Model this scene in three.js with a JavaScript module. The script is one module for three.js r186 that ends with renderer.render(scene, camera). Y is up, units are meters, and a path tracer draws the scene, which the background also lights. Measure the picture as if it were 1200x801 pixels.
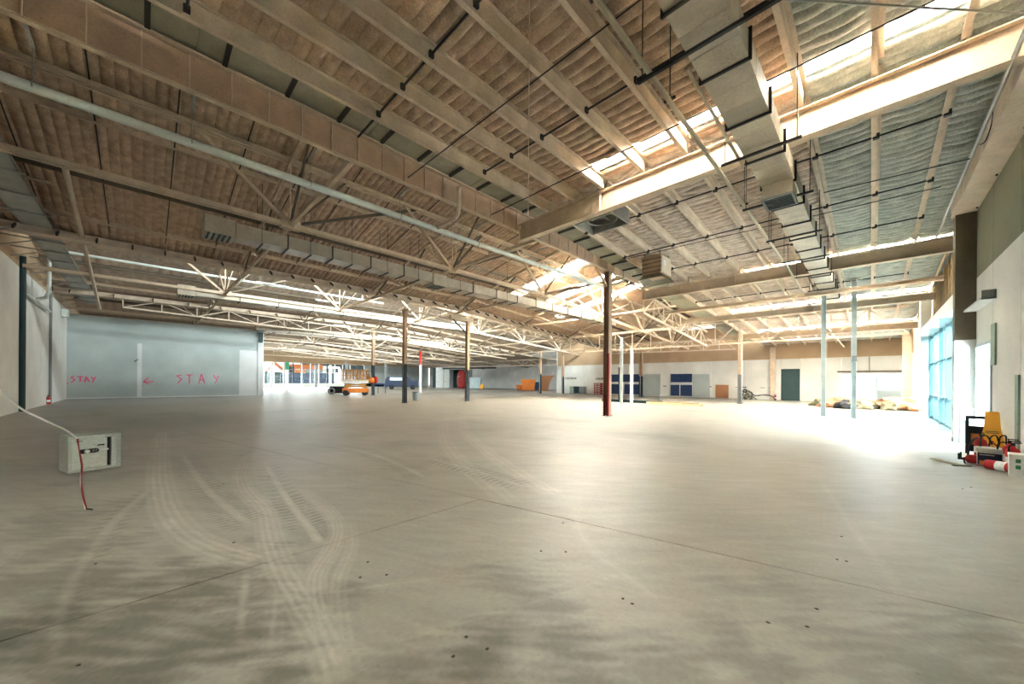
import * as THREE from 'three';
import { mergeGeometries } from 'three/addons/utils/BufferGeometryUtils.js';
import { RectAreaLightUniformsLib } from 'three/addons/lights/RectAreaLightUniformsLib.js';
import { ImprovedNoise } from 'three/addons/math/ImprovedNoise.js';

// ---------- camera, sky, daylight, exposure ----------
const scene = new THREE.Scene();
const FOCAL = 426, PCX = 600, PCY = 446.5, EYE = 1.5;
const YAW = 44.65 * Math.PI / 180, ROLL = 0.4 * Math.PI / 180;
const camera = new THREE.PerspectiveCamera(2 * Math.atan(400.5 / FOCAL) * 180 / Math.PI, 1200 / 801, 0.05, 400);
camera.rotation.order = 'YXZ';
camera.position.set(0, EYE, 0);
camera.rotation.set(0, YAW, ROLL);
camera.setViewOffset(1200, 801, 0, -(PCY - 400.5), 1200, 801);   // a level lens shifted up, as the upright columns show
scene.add(camera);
const renderer = new THREE.WebGLRenderer({ antialias: true });
renderer.toneMapping = THREE.LinearToneMapping;
renderer.toneMappingExposure = 12.5;
renderer.shadowMap.enabled = true;
RectAreaLightUniformsLib.init();
scene.background = new THREE.Color().setRGB(0.98, 0.99, 1.0);   // overcast sky
scene.backgroundIntensity = 0.2;

// daylight entering through the openings: one soft source per opening, the size of the opening, standing outside its glass
function daylight(w, h, pos, look, power, color = [1, 1, 1]) {
  const l = new THREE.RectAreaLight(new THREE.Color().setRGB(...color), power, w, h);
  l.position.set(...pos); l.lookAt(...look); l.castShadow = true; scene.add(l);
  return l;
}
const COOL = [1.0, 1.0, 0.99], NEUTRAL = [1.0, 0.975, 0.94];
daylight(9.4, 4.0, [5.2, 5.2, -19.9], [0, 0.6, -19.9], 4.6, COOL);                 // shopfront glazing, east
daylight(3.3, 2.0, [0.0, 1.4, -41.0], [0, 1.4, -30], 7, COOL);                      // window, north
daylight(1.5, 2.3, [3.1, 1.25, -14.1], [0, 1.25, -14.1], 8, COOL);                  // glass door, east
daylight(2.4, 2.7, [3.1, 1.4, -29.8], [0, 1.4, -29.8], 6, COOL);                    // door opening, east
daylight(6.3, 0.44, [-1.8, 7.35, -8.06], [-1.8, 0, -8.06], 19, NEUTRAL);
daylight(6.3, 0.5, [-1.8, 7.35, 2.0], [-1.8, 0, 2.0], 11, NEUTRAL);             // skylight strips of the east bays
daylight(5.7, 0.5, [-1.5, 6.75, -18.3], [-1.5, 0, -18.3], 24, NEUTRAL);
for (const [z, y] of [[-25.3, 6.3], [-32.6, 5.85]]) daylight(7.9, 0.9, [-2.0, y, z], [-2.0, 0, z], 16, NEUTRAL);
for (const z of [-18.7, -21.8, -24.9]) daylight(8.0, 0.95, [-13.3, 9.4, z], [-13.3, 0, z], 42, NEUTRAL);
for (const k of [1, 2, 3, 4]) daylight(24, 1.7, [-8.3 - 13.4 * k + 0.7, 8.75, -26], [-80, 7.6, -26], 5.5, NEUTRAL);   // clerestory glazing of the sawtooth roofs
daylight(9.5, 1.0, [-21.0, 9.05, -8.8], [-80, 7.0, -8.8], 11, NEUTRAL);
daylight(40, 3.2, [-88, 2.4, -30], [0, 2.4, -30], 4, COOL);                         // open west front

// ---------- pixel to place (the distance always comes from the plane touched) ----------
const FW = new THREE.Vector3(-Math.sin(YAW), 0, -Math.cos(YAW)), RT = new THREE.Vector3(Math.cos(YAW), 0, -Math.sin(YAW));
function ray(x, y) {
  const dx = (x - PCX) / FOCAL, dy = (y - PCY) / FOCAL, c = Math.cos(ROLL), s = Math.sin(ROLL);
  const ux = c * dx + s * dy, uy = -s * dx + c * dy;
  return [FW.x + RT.x * ux, -uy, FW.z + RT.z * ux];
}
const onY = (x, y, Y = 0) => { const d = ray(x, y), t = (Y - EYE) / d[1]; return [d[0] * t, Y, d[2] * t]; };
const onX = (x, y, X) => { const d = ray(x, y), t = X / d[0]; return [X, EYE + d[1] * t, d[2] * t]; };
const onZ = (x, y, Z) => { const d = ray(x, y), t = Z / d[2]; return [d[0] * t, EYE + d[1] * t, Z]; };

// ---------- helpers ----------
let seed = 12345;
const rnd = () => { seed = (seed * 1664525 + 1013904223) >>> 0; return seed / 4294967296; };
const rr = (a, b) => a + (b - a) * rnd();
const noise = new ImprovedNoise();
const V = (a) => (Array.isArray(a) ? new THREE.Vector3(...a) : a.clone());
const taken = {};
function numbered(n) { taken[n] = (taken[n] ?? -1) + 1; return taken[n] ? n + '_' + String(taken[n]).padStart(3, '0') : n; }
function worldUV(g) {                                       // uv in metres from the dominant normal
  g = g.index ? g.toNonIndexed() : g;
  const p = g.attributes.position, n = g.attributes.normal, uv = new Float32Array(p.count * 2);
  for (let i = 0; i < p.count; i++) {
    const ax = Math.abs(n.getX(i)), ay = Math.abs(n.getY(i)), az = Math.abs(n.getZ(i));
    const x = p.getX(i), y = p.getY(i), z = p.getZ(i);
    if (ay >= ax && ay >= az) { uv[2 * i] = x; uv[2 * i + 1] = z; } else if (ax >= az) { uv[2 * i] = z; uv[2 * i + 1] = y; } else { uv[2 * i] = x; uv[2 * i + 1] = y; }
  }
  g.setAttribute('uv', new THREE.BufferAttribute(uv, 2));
  return g;
}
function mesh(name, geos, mat, parent = scene) {
  const list = (Array.isArray(geos) ? geos : [geos]).map((g) => { const h = worldUV(g); for (const k of Object.keys(h.attributes)) if (!['position', 'normal', 'uv'].includes(k)) h.deleteAttribute(k); return h; });
  const g = list.length > 1 ? mergeGeometries(list) : list[0];
  const m = new THREE.Mesh(g, mat);
  m.name = parent === scene ? numbered(name) : name;
  m.castShadow = m.receiveShadow = true;
  parent.add(m);
  return m;
}
function tag(o, label, category, group) { o.userData.label = label; o.userData.category = category; if (group) o.userData.group = group; return o; }
function thing(name, label, category, pos = [0, 0, 0], turn = 0, group) {
  const g = new THREE.Group(); g.name = numbered(name); g.position.set(...pos); g.rotation.y = turn; scene.add(g);
  return tag(g, label, category, group);
}
function struct(name, pos = [0, 0, 0]) { const g = new THREE.Group(); g.name = name; g.position.set(...pos); g.userData.kind = 'structure'; scene.add(g); return g; }
function copyOf(o, pos, turn = 0, label, group) { const c = o.clone(); c.name = numbered(o.name.replace(/_\d{3}$/, '')); c.userData = { ...o.userData }; c.position.set(...pos); c.rotation.y = turn; if (label) c.userData.label = label; if (group) c.userData.group = group; scene.add(c); return c; }

const bx = (x0, x1, y0, y1, z0, z1) => { const g = new THREE.BoxGeometry(Math.abs(x1 - x0), Math.abs(y1 - y0), Math.abs(z1 - z0)); g.translate((x0 + x1) / 2, (y0 + y1) / 2, (z0 + z1) / 2); return g; };
function orient(g, a, b) {                                  // geometry made along +z from 0 to the length, y up, laid from a to b
  const A = V(a), B = V(b), d = B.clone().sub(A).normalize(), up = Math.abs(d.y) > 0.97 ? new THREE.Vector3(1, 0, 0) : new THREE.Vector3(0, 1, 0);
  const x = up.clone().cross(d).normalize(), y = d.clone().cross(x);
  g.applyMatrix4(new THREE.Matrix4().makeBasis(x, y, d).setPosition(A));
  return g;
}
const dist = (a, b) => V(a).distanceTo(V(b));
function bar(a, b, w, h) { const L = dist(a, b), g = new THREE.BoxGeometry(w, h, L); g.translate(0, 0, L / 2); return orient(g, a, b); }
function rod(a, b, r, seg = 8, r2 = r) { const L = dist(a, b), g = new THREE.CylinderGeometry(r2, r, L, seg); g.rotateX(Math.PI / 2); g.translate(0, 0, L / 2); return orient(g, a, b); }
function section(a, b, pts) {                               // any profile extruded from a to b
  const s = new THREE.Shape(pts.map((p) => new THREE.Vector2(...p)));
  return orient(new THREE.ExtrudeGeometry(s, { depth: dist(a, b), bevelEnabled: false }), a, b);
}
const iProfile = (d, w, tw, tf) => { const h = d / 2, b = w / 2, t = tw / 2; return [[-b, -h], [b, -h], [b, -h + tf], [t, -h + tf], [t, h - tf], [b, h - tf], [b, h], [-b, h], [-b, h - tf], [-t, h - tf], [-t, -h + tf], [-b, -h + tf]]; };
const zProfile = (d, w, t) => { const h = d / 2; return [[-t / 2, -h], [w, -h], [w, -h + 0.022], [w - t, -h + 0.022], [w - t, -h + t], [t / 2, -h + t], [t / 2, h], [-w, h], [-w, h - t], [-t / 2, h - t]]; };
const lProfile = (a, t) => [[0, 0], [a, 0], [a, t], [t, t], [t, a], [0, a]];
function path(pts, r, seg = 8, bend = 0.12) {               // pipe through points with rounded bends
  const P = pts.map(V), c = new THREE.CurvePath();
  let from = P[0];
  for (let i = 1; i < P.length; i++) {
    if (i === P.length - 1) { c.add(new THREE.LineCurve3(from, P[i])); break; }
    const d0 = P[i].clone().sub(from), d1 = P[i + 1].clone().sub(P[i]), k = Math.min(bend, d0.length() * 0.45, d1.length() * 0.45);
    const p = P[i].clone().sub(d0.normalize().multiplyScalar(k)), q = P[i].clone().add(d1.normalize().multiplyScalar(k));
    c.add(new THREE.LineCurve3(from, p)); c.add(new THREE.QuadraticBezierCurve3(p, P[i], q)); from = q;
  }
  return new THREE.TubeGeometry(c, Math.max(12, P.length * 14), r, seg, false);
}
function soft(pts, r, n = 40, seg = 6) { return new THREE.TubeGeometry(new THREE.CatmullRomCurve3(pts.map(V)), n, r, seg, false); }
function lathe(pts, seg = 20) { return new THREE.LatheGeometry(pts.map((p) => new THREE.Vector2(...p)), seg); }
function quad(a, b, c, d) { const g = new THREE.BufferGeometry(); g.setAttribute('position', new THREE.Float32BufferAttribute([...a, ...b, ...c, ...a, ...c, ...d], 3)); g.computeVertexNormals(); return g; }

// ---------- textures ----------
function dataTex(n, fn, srgb = true, rep = 1, m = n) {
  const d = new Uint8Array(n * m * 4);
  for (let j = 0; j < m; j++) for (let i = 0; i < n; i++) { const c = fn(i / n, j / m, i, j), k = 4 * (j * n + i); d[k] = c[0]; d[k + 1] = c[1]; d[k + 2] = c[2]; d[k + 3] = 255; }
  const t = new THREE.DataTexture(d, n, m); t.wrapS = t.wrapT = THREE.RepeatWrapping; t.magFilter = THREE.LinearFilter; t.minFilter = THREE.LinearMipmapLinearFilter; t.generateMipmaps = true;
  if (srgb) t.colorSpace = THREE.SRGBColorSpace;
  t.repeat.set(rep, rep); t.needsUpdate = true;
  return t;
}
const clamp = (v, a = 0, b = 255) => Math.max(a, Math.min(b, v));
function tileNoise(u, v, f, oct = 4, s = 0) {               // tiles over 0..1
  let a = 0, w = 0.5, t = 0;
  for (let o = 0; o < oct; o++) {
    const n = (x, y) => noise.noise(x * f, y * f, s + o * 7.3), b = 0.15, p = u > 1 - b ? (u - 1 + b) / b : 0, q = v > 1 - b ? (v - 1 + b) / b : 0;
    let k = n(u, v) * (1 - p) * (1 - q);
    if (p) k += n(u - 1, v) * p * (1 - q);
    if (q) k += n(u, v - 1) * (1 - p) * q;
    if (p && q) k += n(u - 1, v - 1) * p * q;
    a += w * k; t += w; w *= 0.5; f *= 2;
  }
  return a / t;
}
const grime = dataTex(512, (u, v) => {                      // painted or galvanised steel: faint mottling and specks
  const a = tileNoise(u, v, 5, 4), b = tileNoise(u, v, 40, 2, 3), c = 232 + a * 40 + b * 22 - (b > 0.32 ? 30 : 0);
  return [clamp(c), clamp(c - 1), clamp(c - 3)];
}, true, 0.5);
const plaster = dataTex(512, (u, v) => {                   // painted precast wall: scuffs, patches
  const a = tileNoise(u, v, 3, 5, 11), b = tileNoise(u, v, 60, 2, 5), s = tileNoise(u, v * 0.25, 24, 3, 8);
  const c = 236 + a * 26 + b * 8 - (b > 0.42 ? 22 : 0);
  return [clamp(c), clamp(c), clamp(c - 2)];
}, true, 0.2);
const foil = dataTex(512, (u, v) => {                       // blanket facing: crinkles and dust
  const a = tileNoise(u, v, 6, 5, 21), b = tileNoise(u, v, 50, 3, 2), c = 214 + a * 60 + b * 46;
  return [clamp(c), clamp(c - 4), clamp(c - 9)];
}, true, 0.6);
const foilBump = dataTex(512, (u, v) => { const c = 128 + tileNoise(u, v, 10, 5, 31) * 150; return [c, c, c]; }, false, 0.6);
const std = (hex, o = {}) => { const m = new THREE.MeshStandardMaterial({ color: hex, roughness: 0.7, metalness: 0, map: grime, ...o }); return m; };
const M = {
  cream: std(0xdcc4a9), creamPale: std(0xe4cfb8), tan: std(0xc3a286), brown: std(0x6f6250), darkSteel: std(0x33312e, { roughness: 0.6 }), black: std(0x171a1c, { map: null }),
  galv: std(0xb4b2aa, { roughness: 0.45, metalness: 0.35 }), duct: std(0xc6b9a6, { roughness: 0.5, metalness: 0.15 }), pipeWhite: std(0xe9efe9, { roughness: 0.45 }), pipeTan: std(0xbcae96),
  wallWhite: std(0xf0eeea, { map: plaster, roughness: 0.85 }), wallBeige: std(0xc2a585, { map: plaster, roughness: 0.9 }), wallGreyBlue: std(0xbcc6c6, { map: plaster, roughness: 0.85 }),
  wallGreen: std(0x8e8b73, { map: plaster, roughness: 0.9 }), patch: std(0xe6e8ea, { map: plaster, roughness: 0.85 }),
  blanketTan: std(0xdcbea4, { map: foil, bumpMap: foilBump, bumpScale: 0.012, roughness: 0.75, side: THREE.DoubleSide }),
  blanketPale: std(0xeddacb, { map: foil, bumpMap: foilBump, bumpScale: 0.012, roughness: 0.7, side: THREE.DoubleSide }),
  blanketGrey: std(0xd2d9d2, { map: foil, bumpMap: foilBump, bumpScale: 0.012, roughness: 0.6, side: THREE.DoubleSide }),
  roofSheet: std(0x8f8f86), gutterSheet: std(0xb5ae98),
  skylight: new THREE.MeshPhysicalMaterial({ color: 0xf4f4ee, transmission: 0.85, roughness: 0.9, thickness: 0 }),
  glass: new THREE.MeshPhysicalMaterial({ color: 0xdfeef2, transmission: 1, roughness: 0.02, thickness: 0, ior: 1.5 }),
  glassClear: new THREE.MeshPhysicalMaterial({ color: 0xf0f8fa, transmission: 1, roughness: 0.03, thickness: 0 }),
  frameBlue: std(0xb9cacf, { roughness: 0.4 }), frameWhite: std(0xdfe6e8, { roughness: 0.5 }), colBlue: std(0xc2cccc), colTeal: std(0x1b3a40), colNavy: std(0x16242c), red: std(0x9c2420), redBright: std(0xc8201c),
  doorGreen: std(0x2f4b4c), blue: std(0x0a3468, { roughness: 0.5 }), orange: std(0xd8752c), orangeBright: std(0xe8842c), yellow: std(0xffb42c, { roughness: 0.5, map: null }), ochre: std(0xc0883e), card: std(0xa9744f, { map: plaster }), stud: std(0xb59a70, { roughness: 0.9 }), studDark: std(0x3b3a30),
  safe: std(0xc3cbc4, { roughness: 0.5 }), safeDoor: std(0xced5d0, { roughness: 0.45 }), white: std(0xe9ebea), grey: std(0x8b8f8f), rubber: std(0x1b1c1e, { map: null, roughness: 0.9 }), pink: std(0xe5507e, { map: null, roughness: 0.9 }),
  green: std(0x2f8a63), paleGreen: std(0x9fb3a4), timber: std(0xd9cda8), canvasGrey: std(0x8f8a72, { roughness: 1 }), navyLabel: std(0x16233c, { map: null }), chrome: std(0xcfd2d4, { metalness: 0.8, roughness: 0.25 }),
  asphalt: std(0x9a9a98, { roughness: 1 }),
};

// ---------- floor ----------
const EASTX = 1.9, SOUTHZ = 3.9, NORTHZ = -39.5, WESTX = -85;
const TILE = 24, TN = 768, tileLum = new Float32Array(TN * TN);
for (let j = 0; j < TN; j++) for (let i = 0; i < TN; i++) {
  const u = i / TN, v = j / TN;
  tileLum[j * TN + i] = tileNoise(u, v, 4, 4, 1) * 0.10 + tileNoise(u, v, 36, 3, 9) * 0.07 + Math.max(0, tileNoise(u, v, 9, 3, 14) - 0.12) * -0.35;
}
const sampleTile = (x, z) => { let u = (x / TILE) % 1, v = (z / TILE) % 1; if (u < 0) u += 1; if (v < 0) v += 1; return tileLum[Math.min(TN - 1, v * TN | 0) * TN + Math.min(TN - 1, u * TN | 0)]; };
const concrete = (l) => [clamp(151 * (1 + l)), clamp(147 * (1 + l)), clamp(138 * (1 + l * 1.05))];
const farTex = dataTex(TN, (u, v, i, j) => concrete(tileLum[j * TN + i]));
const NX = -14.2, NZ = -12, NS = 16, NN = 1792, PPM = NN / NS;
const dust = new Float32Array(NN * NN), dirt = new Float32Array(NN * NN);
function stamp(arr, x, z, val) { const i = Math.round((x - NX) * PPM), j = Math.round((z - NZ) * PPM); if (i < 0 || j < 0 || i >= NN || j >= NN) return; const k = j * NN + i; if (val > arr[k]) arr[k] = val; }
function track(pixels, width, strength, lines = 3, tread = 0, treadW = 0) {
  const c = new THREE.CatmullRomCurve3(pixels.map(([a, b]) => V(onY(a, b, 0)))), L = c.getLength(), n = Math.ceil(L / 0.008), o = rnd() * 50;
  for (let k = 0; k <= n; k++) {
    const t = k / n, p = c.getPoint(t), d = c.getTangent(t), nx = -d.z, nz = d.x, s = t * L, end = Math.min(1, s / 0.4, (L - s) / 0.4);
    const W = Math.max(width, treadW) * 1.1;
    for (let e = -W; e <= W; e += 0.0085) {
      const x = p.x + nx * e, z = p.z + nz * e, a = Math.abs(e) / width, wob = noise.noise(s * 1.6 + o, e * 9, 3) * 0.5 + noise.noise(s * 9, e * 30, o) * 0.4;
      if (a < 1) {
        const prof = (1 - a * a * a) * (0.72 + 0.28 * Math.cos(e / width * Math.PI * lines));
        stamp(dust, x, z, end * strength * Math.max(0, prof * (0.8 + wob * 0.7)));
      }
      if (tread && Math.abs(e) < treadW && a > 0.9) {
        const q = 1 - Math.abs(e) / treadW, b = Math.sin((s + Math.abs(e) * 0.25) / tread * Math.PI * 2);
        if (b > 0.1) stamp(dirt, x, z, end * 0.26 * Math.min(1, q * 3) * Math.min(1, b * 1.5) * Math.max(0, 0.75 + wob * 1.1));
      }
    }
  }
}
track([[191, 505], [189, 517], [187, 545], [189, 571], [200, 605], [225, 630], [264, 647], [306, 658]], 0.17, 1.0, 5);
track([[296, 530], [293.6, 534], [283, 553.6], [289, 575], [308.5, 596], [317, 630], [330, 664], [353, 702], [383, 749], [404, 805]], 0.13, 0.9, 5);
track([[310, 540], [336, 583], [362, 617], [377, 637]], 0.05, 0.9, 1, 0.13, 0.2);
track([[214, 532], [245, 575], [298, 618]], 0.05, 0.5, 1, 0.13, 0.24);
track([[340, 566], [379, 592], [396, 617], [389, 643], [370, 673], [372, 715], [387, 758], [396, 805]], 0.1, 0.9, 5);
track([[408, 600], [413, 640], [398, 680], [400, 730], [415, 800]], 0.07, 0.7, 3);
track([[183, 568], [140, 605], [98, 660], [72, 715], [66, 790]], 0.05, 0.5, 1, 0.12, 0.15);
track([[183, 732], [298, 707], [400, 692], [500, 678], [620, 668]], 0.05, 0.55, 2);
track([[213, 788], [306, 773], [400, 762], [480, 752]], 0.07, 0.6, 3);
track([[290, 663], [286, 700], [280, 770]], 0.035, 0.7, 1, 0.1, 0.2);
track([[326, 668], [322, 720], [316, 790]], 0.06, 0.6, 2);
track([[530, 482], [519, 503], [536, 537], [570, 566], [600, 590]], 0.2, 0.55, 3);
track([[544, 482], [547, 507], [570, 528], [613, 558], [650, 580]], 0.2, 0.55, 3);
track([[672, 588], [677, 617], [694, 643], [735, 675], [790, 715]], 0.07, 0.4, 2);
track([[500, 560], [470, 545], [430, 530], [380, 520]], 0.06, 0.3, 1, 0.14, 0.3);
track([[620, 572], [560, 552], [500, 535]], 0.05, 0.2, 1, 0.14, 0.3);
track([[960, 560], [1000, 620], [1060, 700]], 0.06, 0.3, 2);
track([[60, 560], [140, 540], [240, 500], [330, 490]], 0.12, 0.35, 3);
track([[430, 760], [520, 735], [640, 700], [760, 660]], 0.06, 0.35, 2);
track([[905, 790], [880, 740], [860, 680]], 0.05, 0.35, 2);
const blots = [[210, 690, 0.55, 0.55], [130, 740, 0.5, 0.5], [280, 745, 0.35, 0.55], [200, 775, 0.4, 0.55], [330, 790, 0.2, 0.5], [60, 770, 0.45, 0.6], [110, 640, 0.4, 0.3], [25, 740, 0.4, 0.6], [390, 700, 0.2, 0.3], [470, 790, 0.25, 0.35], [770, 780, 0.3, 0.3], [1150, 760, 0.4, 0.35], [190, 690, 0.34, 0.5], [250, 685, 0.3, 0.55], [140, 720, 0.4, 0.35], [60, 740, 0.5, 0.4], [300, 700, 0.25, 0.4], [80, 690, 0.35, 0.4], [40, 790, 0.4, 0.4], [240, 760, 0.3, 0.4], [330, 770, 0.22, 0.45], [590, 745, 0.26, 0.42], [655, 760, 0.3, 0.4], [640, 705, 0.22, 0.34], [560, 785, 0.28, 0.45], [690, 790, 0.26, 0.4], [610, 680, 0.3, 0.28], [865, 740, 0.2, 0.3], [900, 790, 0.25, 0.3], [920, 690, 0.25, 0.2], [860, 690, 0.2, 0.2], [200, 640, 0.2, 0.15], [60, 610, 0.6, 0.25], [20, 690, 0.5, 0.35], [470, 545, 0.5, 0.14], [1080, 780, 0.4, 0.3], [1000, 760, 0.3, 0.25], [330, 505, 0.8, 0.14], [120, 560, 0.5, 0.14]];
for (const [a, b, r, s] of blots) {
  const p = onY(a, b, 0);
  for (let x = -r * 1.6; x < r * 1.6; x += 0.0088) for (let z = -r * 1.6; z < r * 1.6; z += 0.0088) {
    const X = p[0] + x, Z = p[2] + z, d = Math.hypot(x, z) / (r * 1.25) + noise.noise(X * 2.4, Z * 2.4, 1) * 0.6 + noise.noise((X + Z) * 11, (X - Z) * 2.2, 4) * 0.75 + noise.noise(X * 30, Z * 30, 7) * 0.2;
    if (d < 1) stamp(dirt, X, Z, s * 0.7 * Math.min(1, (1 - d) * 1.1));
  }
}
const FN = 512, fine = new Float32Array(FN * FN);
for (let j = 0; j < FN; j++) for (let i = 0; i < FN; i++) fine[j * FN + i] = tileNoise(i / FN, j / FN, 32, 3, 77);
const fineAt = (x, z, s) => { let u = (x * s) % 1, v = (z * s) % 1; if (u < 0) u += 1; if (v < 0) v += 1; return fine[(v * FN | 0) * FN + (u * FN | 0)]; };
const nearTex = dataTex(NN, (u, v, i, j) => {
  const x = NX + u * NS, z = NZ + v * NS, k = j * NN + i;
  const dir = fineAt(x + z, (x - z) * 0.2, 0.16) * 0.09 + fineAt(x * 0.4 + z, x * 0.1, 0.43) * 0.06;
  let l = sampleTile(x, z) + dir + fineAt(x, z, 0.7) * 0.06 + fineAt(z, x, 2.1) * 0.05 + noise.noise(x * 0.55, z * 0.55, 20) * 0.06;
  l -= dirt[k] * 0.85 * (1 - dust[k] * 0.6); l += dust[k] * 0.2;
  if (fineAt(x + 3, z * 1.1, 0.9) > 0.42) l -= 0.1;
  return concrete(l);
});
nearTex.wrapS = nearTex.wrapT = THREE.ClampToEdgeWrapping;
const floorBump = dataTex(512, (u, v) => { const c = 128 + tileNoise(u, v, 24, 4, 50) * 120; return [c, c, c]; }, false, 1);
const floorMat = (map, rough) => new THREE.MeshStandardMaterial({ map, roughness: rough, metalness: 0 });
const nearMat = floorMat(nearTex, 0.44), farMat = floorMat(farTex, 0.42);
const floor = struct('floor');
function slab(poly, mat, near) {                            // a concrete slab, top at 0, with real edges at the joints
  const s = new THREE.Shape(poly.map(([x, z]) => new THREE.Vector2(x, -z)));
  const g = new THREE.ExtrudeGeometry(s, { depth: 0.2, bevelEnabled: false }).rotateX(-Math.PI / 2).translate(0, -0.2, 0);
  const p = g.attributes.position, uv = g.attributes.uv;
  for (let i = 0; i < p.count; i++) near ? uv.setXY(i, (p.getX(i) - NX) / NS, (p.getZ(i) - NZ) / NS) : uv.setXY(i, p.getX(i) / TILE, p.getZ(i) / TILE);
  const m = new THREE.Mesh(g, mat); m.name = 'floor_slab'; m.castShadow = m.receiveShadow = true; floor.add(m);
}
const J = (x, d = 0) => -3.754 - 0.2116 * x + d, GAP = 0.014, JX = -3.52, X0 = NX + 0.02, Z0 = NZ + 0.02;
slab([[JX + GAP / 2, SOUTHZ], [EASTX, SOUTHZ], [EASTX, J(EASTX, GAP / 2)], [JX + GAP / 2, J(JX, GAP / 2)]], nearMat, true);
slab([[X0, SOUTHZ], [JX - GAP / 2, SOUTHZ], [JX - GAP / 2, J(JX, GAP / 2)], [X0, J(X0, GAP / 2)]], nearMat, true);
slab([[X0, J(X0, -GAP / 2)], [EASTX, J(EASTX, -GAP / 2)], [EASTX, Z0], [X0, Z0]], nearMat, true);
slab([[X0, Z0], [EASTX, Z0], [EASTX, NORTHZ], [X0, NORTHZ]], farMat, false);
slab([[WESTX, SOUTHZ], [X0, SOUTHZ], [X0, NORTHZ], [WESTX, NORTHZ]], farMat, false);
slab([[WESTX, NORTHZ], [-30.3, NORTHZ], [-30.3, -54], [WESTX, -54]], farMat, false);
mesh('joint_filler', bx(WESTX, EASTX, -0.24, -0.2, -54, SOUTHZ), M.black, floor);

// ---------- walls ----------
const eastRoof = (z) => 6.95 + 0.063 * Math.min(0, z + 8.64);
// east: precast panels with joints, white below and beige above, glass door, column, shopfront, doors beyond
const we = struct('wall_east');
const PAINT = 4.2;
function panelsE(z0, z1, step, y0, y1, mat) {
  for (let z = z0; z > z1 + 0.01; z -= step) { const e = Math.max(z1, z - step); mesh('wall_panel', bx(EASTX, EASTX + 0.18, y0, y1, z - 0.008, e + 0.008), mat, we); }
}
panelsE(SOUTHZ, -13.15, 2.13, 0, PAINT, M.wallWhite); panelsE(SOUTHZ, -13.15, 2.13, PAINT, 7.2, M.wallGreen);
mesh('wall_panel', bx(EASTX, EASTX + 0.18, 2.5, PAINT, -13.16, -14.9), M.wallWhite, we);
mesh('wall_panel', bx(EASTX, EASTX + 0.18, PAINT, 7.2, -13.16, -15.2), M.wallGreen, we);
mesh('wall_core', bx(EASTX + 0.18, EASTX + 0.3, 2.5, 7.2, SOUTHZ, -15.2), M.grey, we);
mesh('wall_core', bx(EASTX + 0.18, EASTX + 0.3, 0, 2.5, SOUTHZ, -13.3), M.grey, we);
// shopfront bay: above the lintel an open stud wall, below it glass
mesh('stud_backing', bx(EASTX + 0.16, EASTX + 0.3, 4.0, 6.8, -15.2, -24.6), M.studDark, we);
mesh('lintel', bx(EASTX - 0.28, EASTX + 0.25, 3.62, 4.02, -15.2, -24.6), M.frameWhite, we);
for (let i = 0; i < 15; i++) {
  const z = -15.5 - i * 0.62;
  mesh('stud', bar([EASTX + 0.02, 4.02, z], [EASTX + 0.05, 6.55, z + rr(-0.16, 0.16)], 0.09, 0.045), M.stud, we);
}
for (let i = 0; i < 6; i++) mesh('stud_clip', bx(EASTX - 0.2, EASTX - 0.04, 4.02, 4.14, -15.8 - i * 1.4, -16.05 - i * 1.4), M.darkSteel, we);
// beyond the shopfront
mesh('wall_panel', bx(EASTX, EASTX + 0.3, 0, 3.5, -25.0, -28.6), M.wallWhite, we);
mesh('wall_panel', bx(EASTX, EASTX + 0.3, 3.5, 6.5, -25.0, -39.5), M.wallBeige, we);
mesh('wall_panel', bx(EASTX, EASTX + 0.3, 2.9, 3.5, -28.6, -31.0), M.wallWhite, we);
mesh('wall_panel', bx(EASTX, EASTX + 0.3, 0, 3.5, -31.0, -39.5), M.wallWhite, we);
// window_1: the shopfront glazing
const w1 = struct('window_1');
const G0 = -15.25, G1 = -24.6, GX = EASTX + 0.06;
for (const y of [0.06, 0.98, 2.4, 3.57]) mesh('transom', bx(GX - 0.05, GX + 0.05, y - 0.035, y + 0.035, G0, G1), M.frameBlue, w1);
for (let i = 0; i <= 6; i++) { const z = G0 + (G1 - G0) * i / 6; mesh('mullion', bx(GX - 0.1, GX + 0.05, 0, 3.62, z - 0.06, z + 0.06), M.frameBlue, w1); }
for (let i = 0; i < 6; i++) for (const [a, b] of [[0.1, 0.94], [1.02, 2.36], [2.44, 3.53]]) {
  const z = G0 + (G1 - G0) * i / 6, e = G0 + (G1 - G0) * (i + 1) / 6;
  mesh('pane', bx(GX - 0.004, GX + 0.004, a, b, z - 0.05, e + 0.05), M.glass, w1);
}
for (const z of [-17.8, -20.8, -23.9]) { mesh('glass_fin', bx(GX - 0.42, GX - 0.07, 0.02, 3.6, z, z - 0.025), M.glass, w1); mesh('push_rail', rod([GX - 0.12, 1.05, z + 0.2], [GX - 0.12, 1.05, z + 1.6], 0.02), M.frameWhite, w1); }
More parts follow.
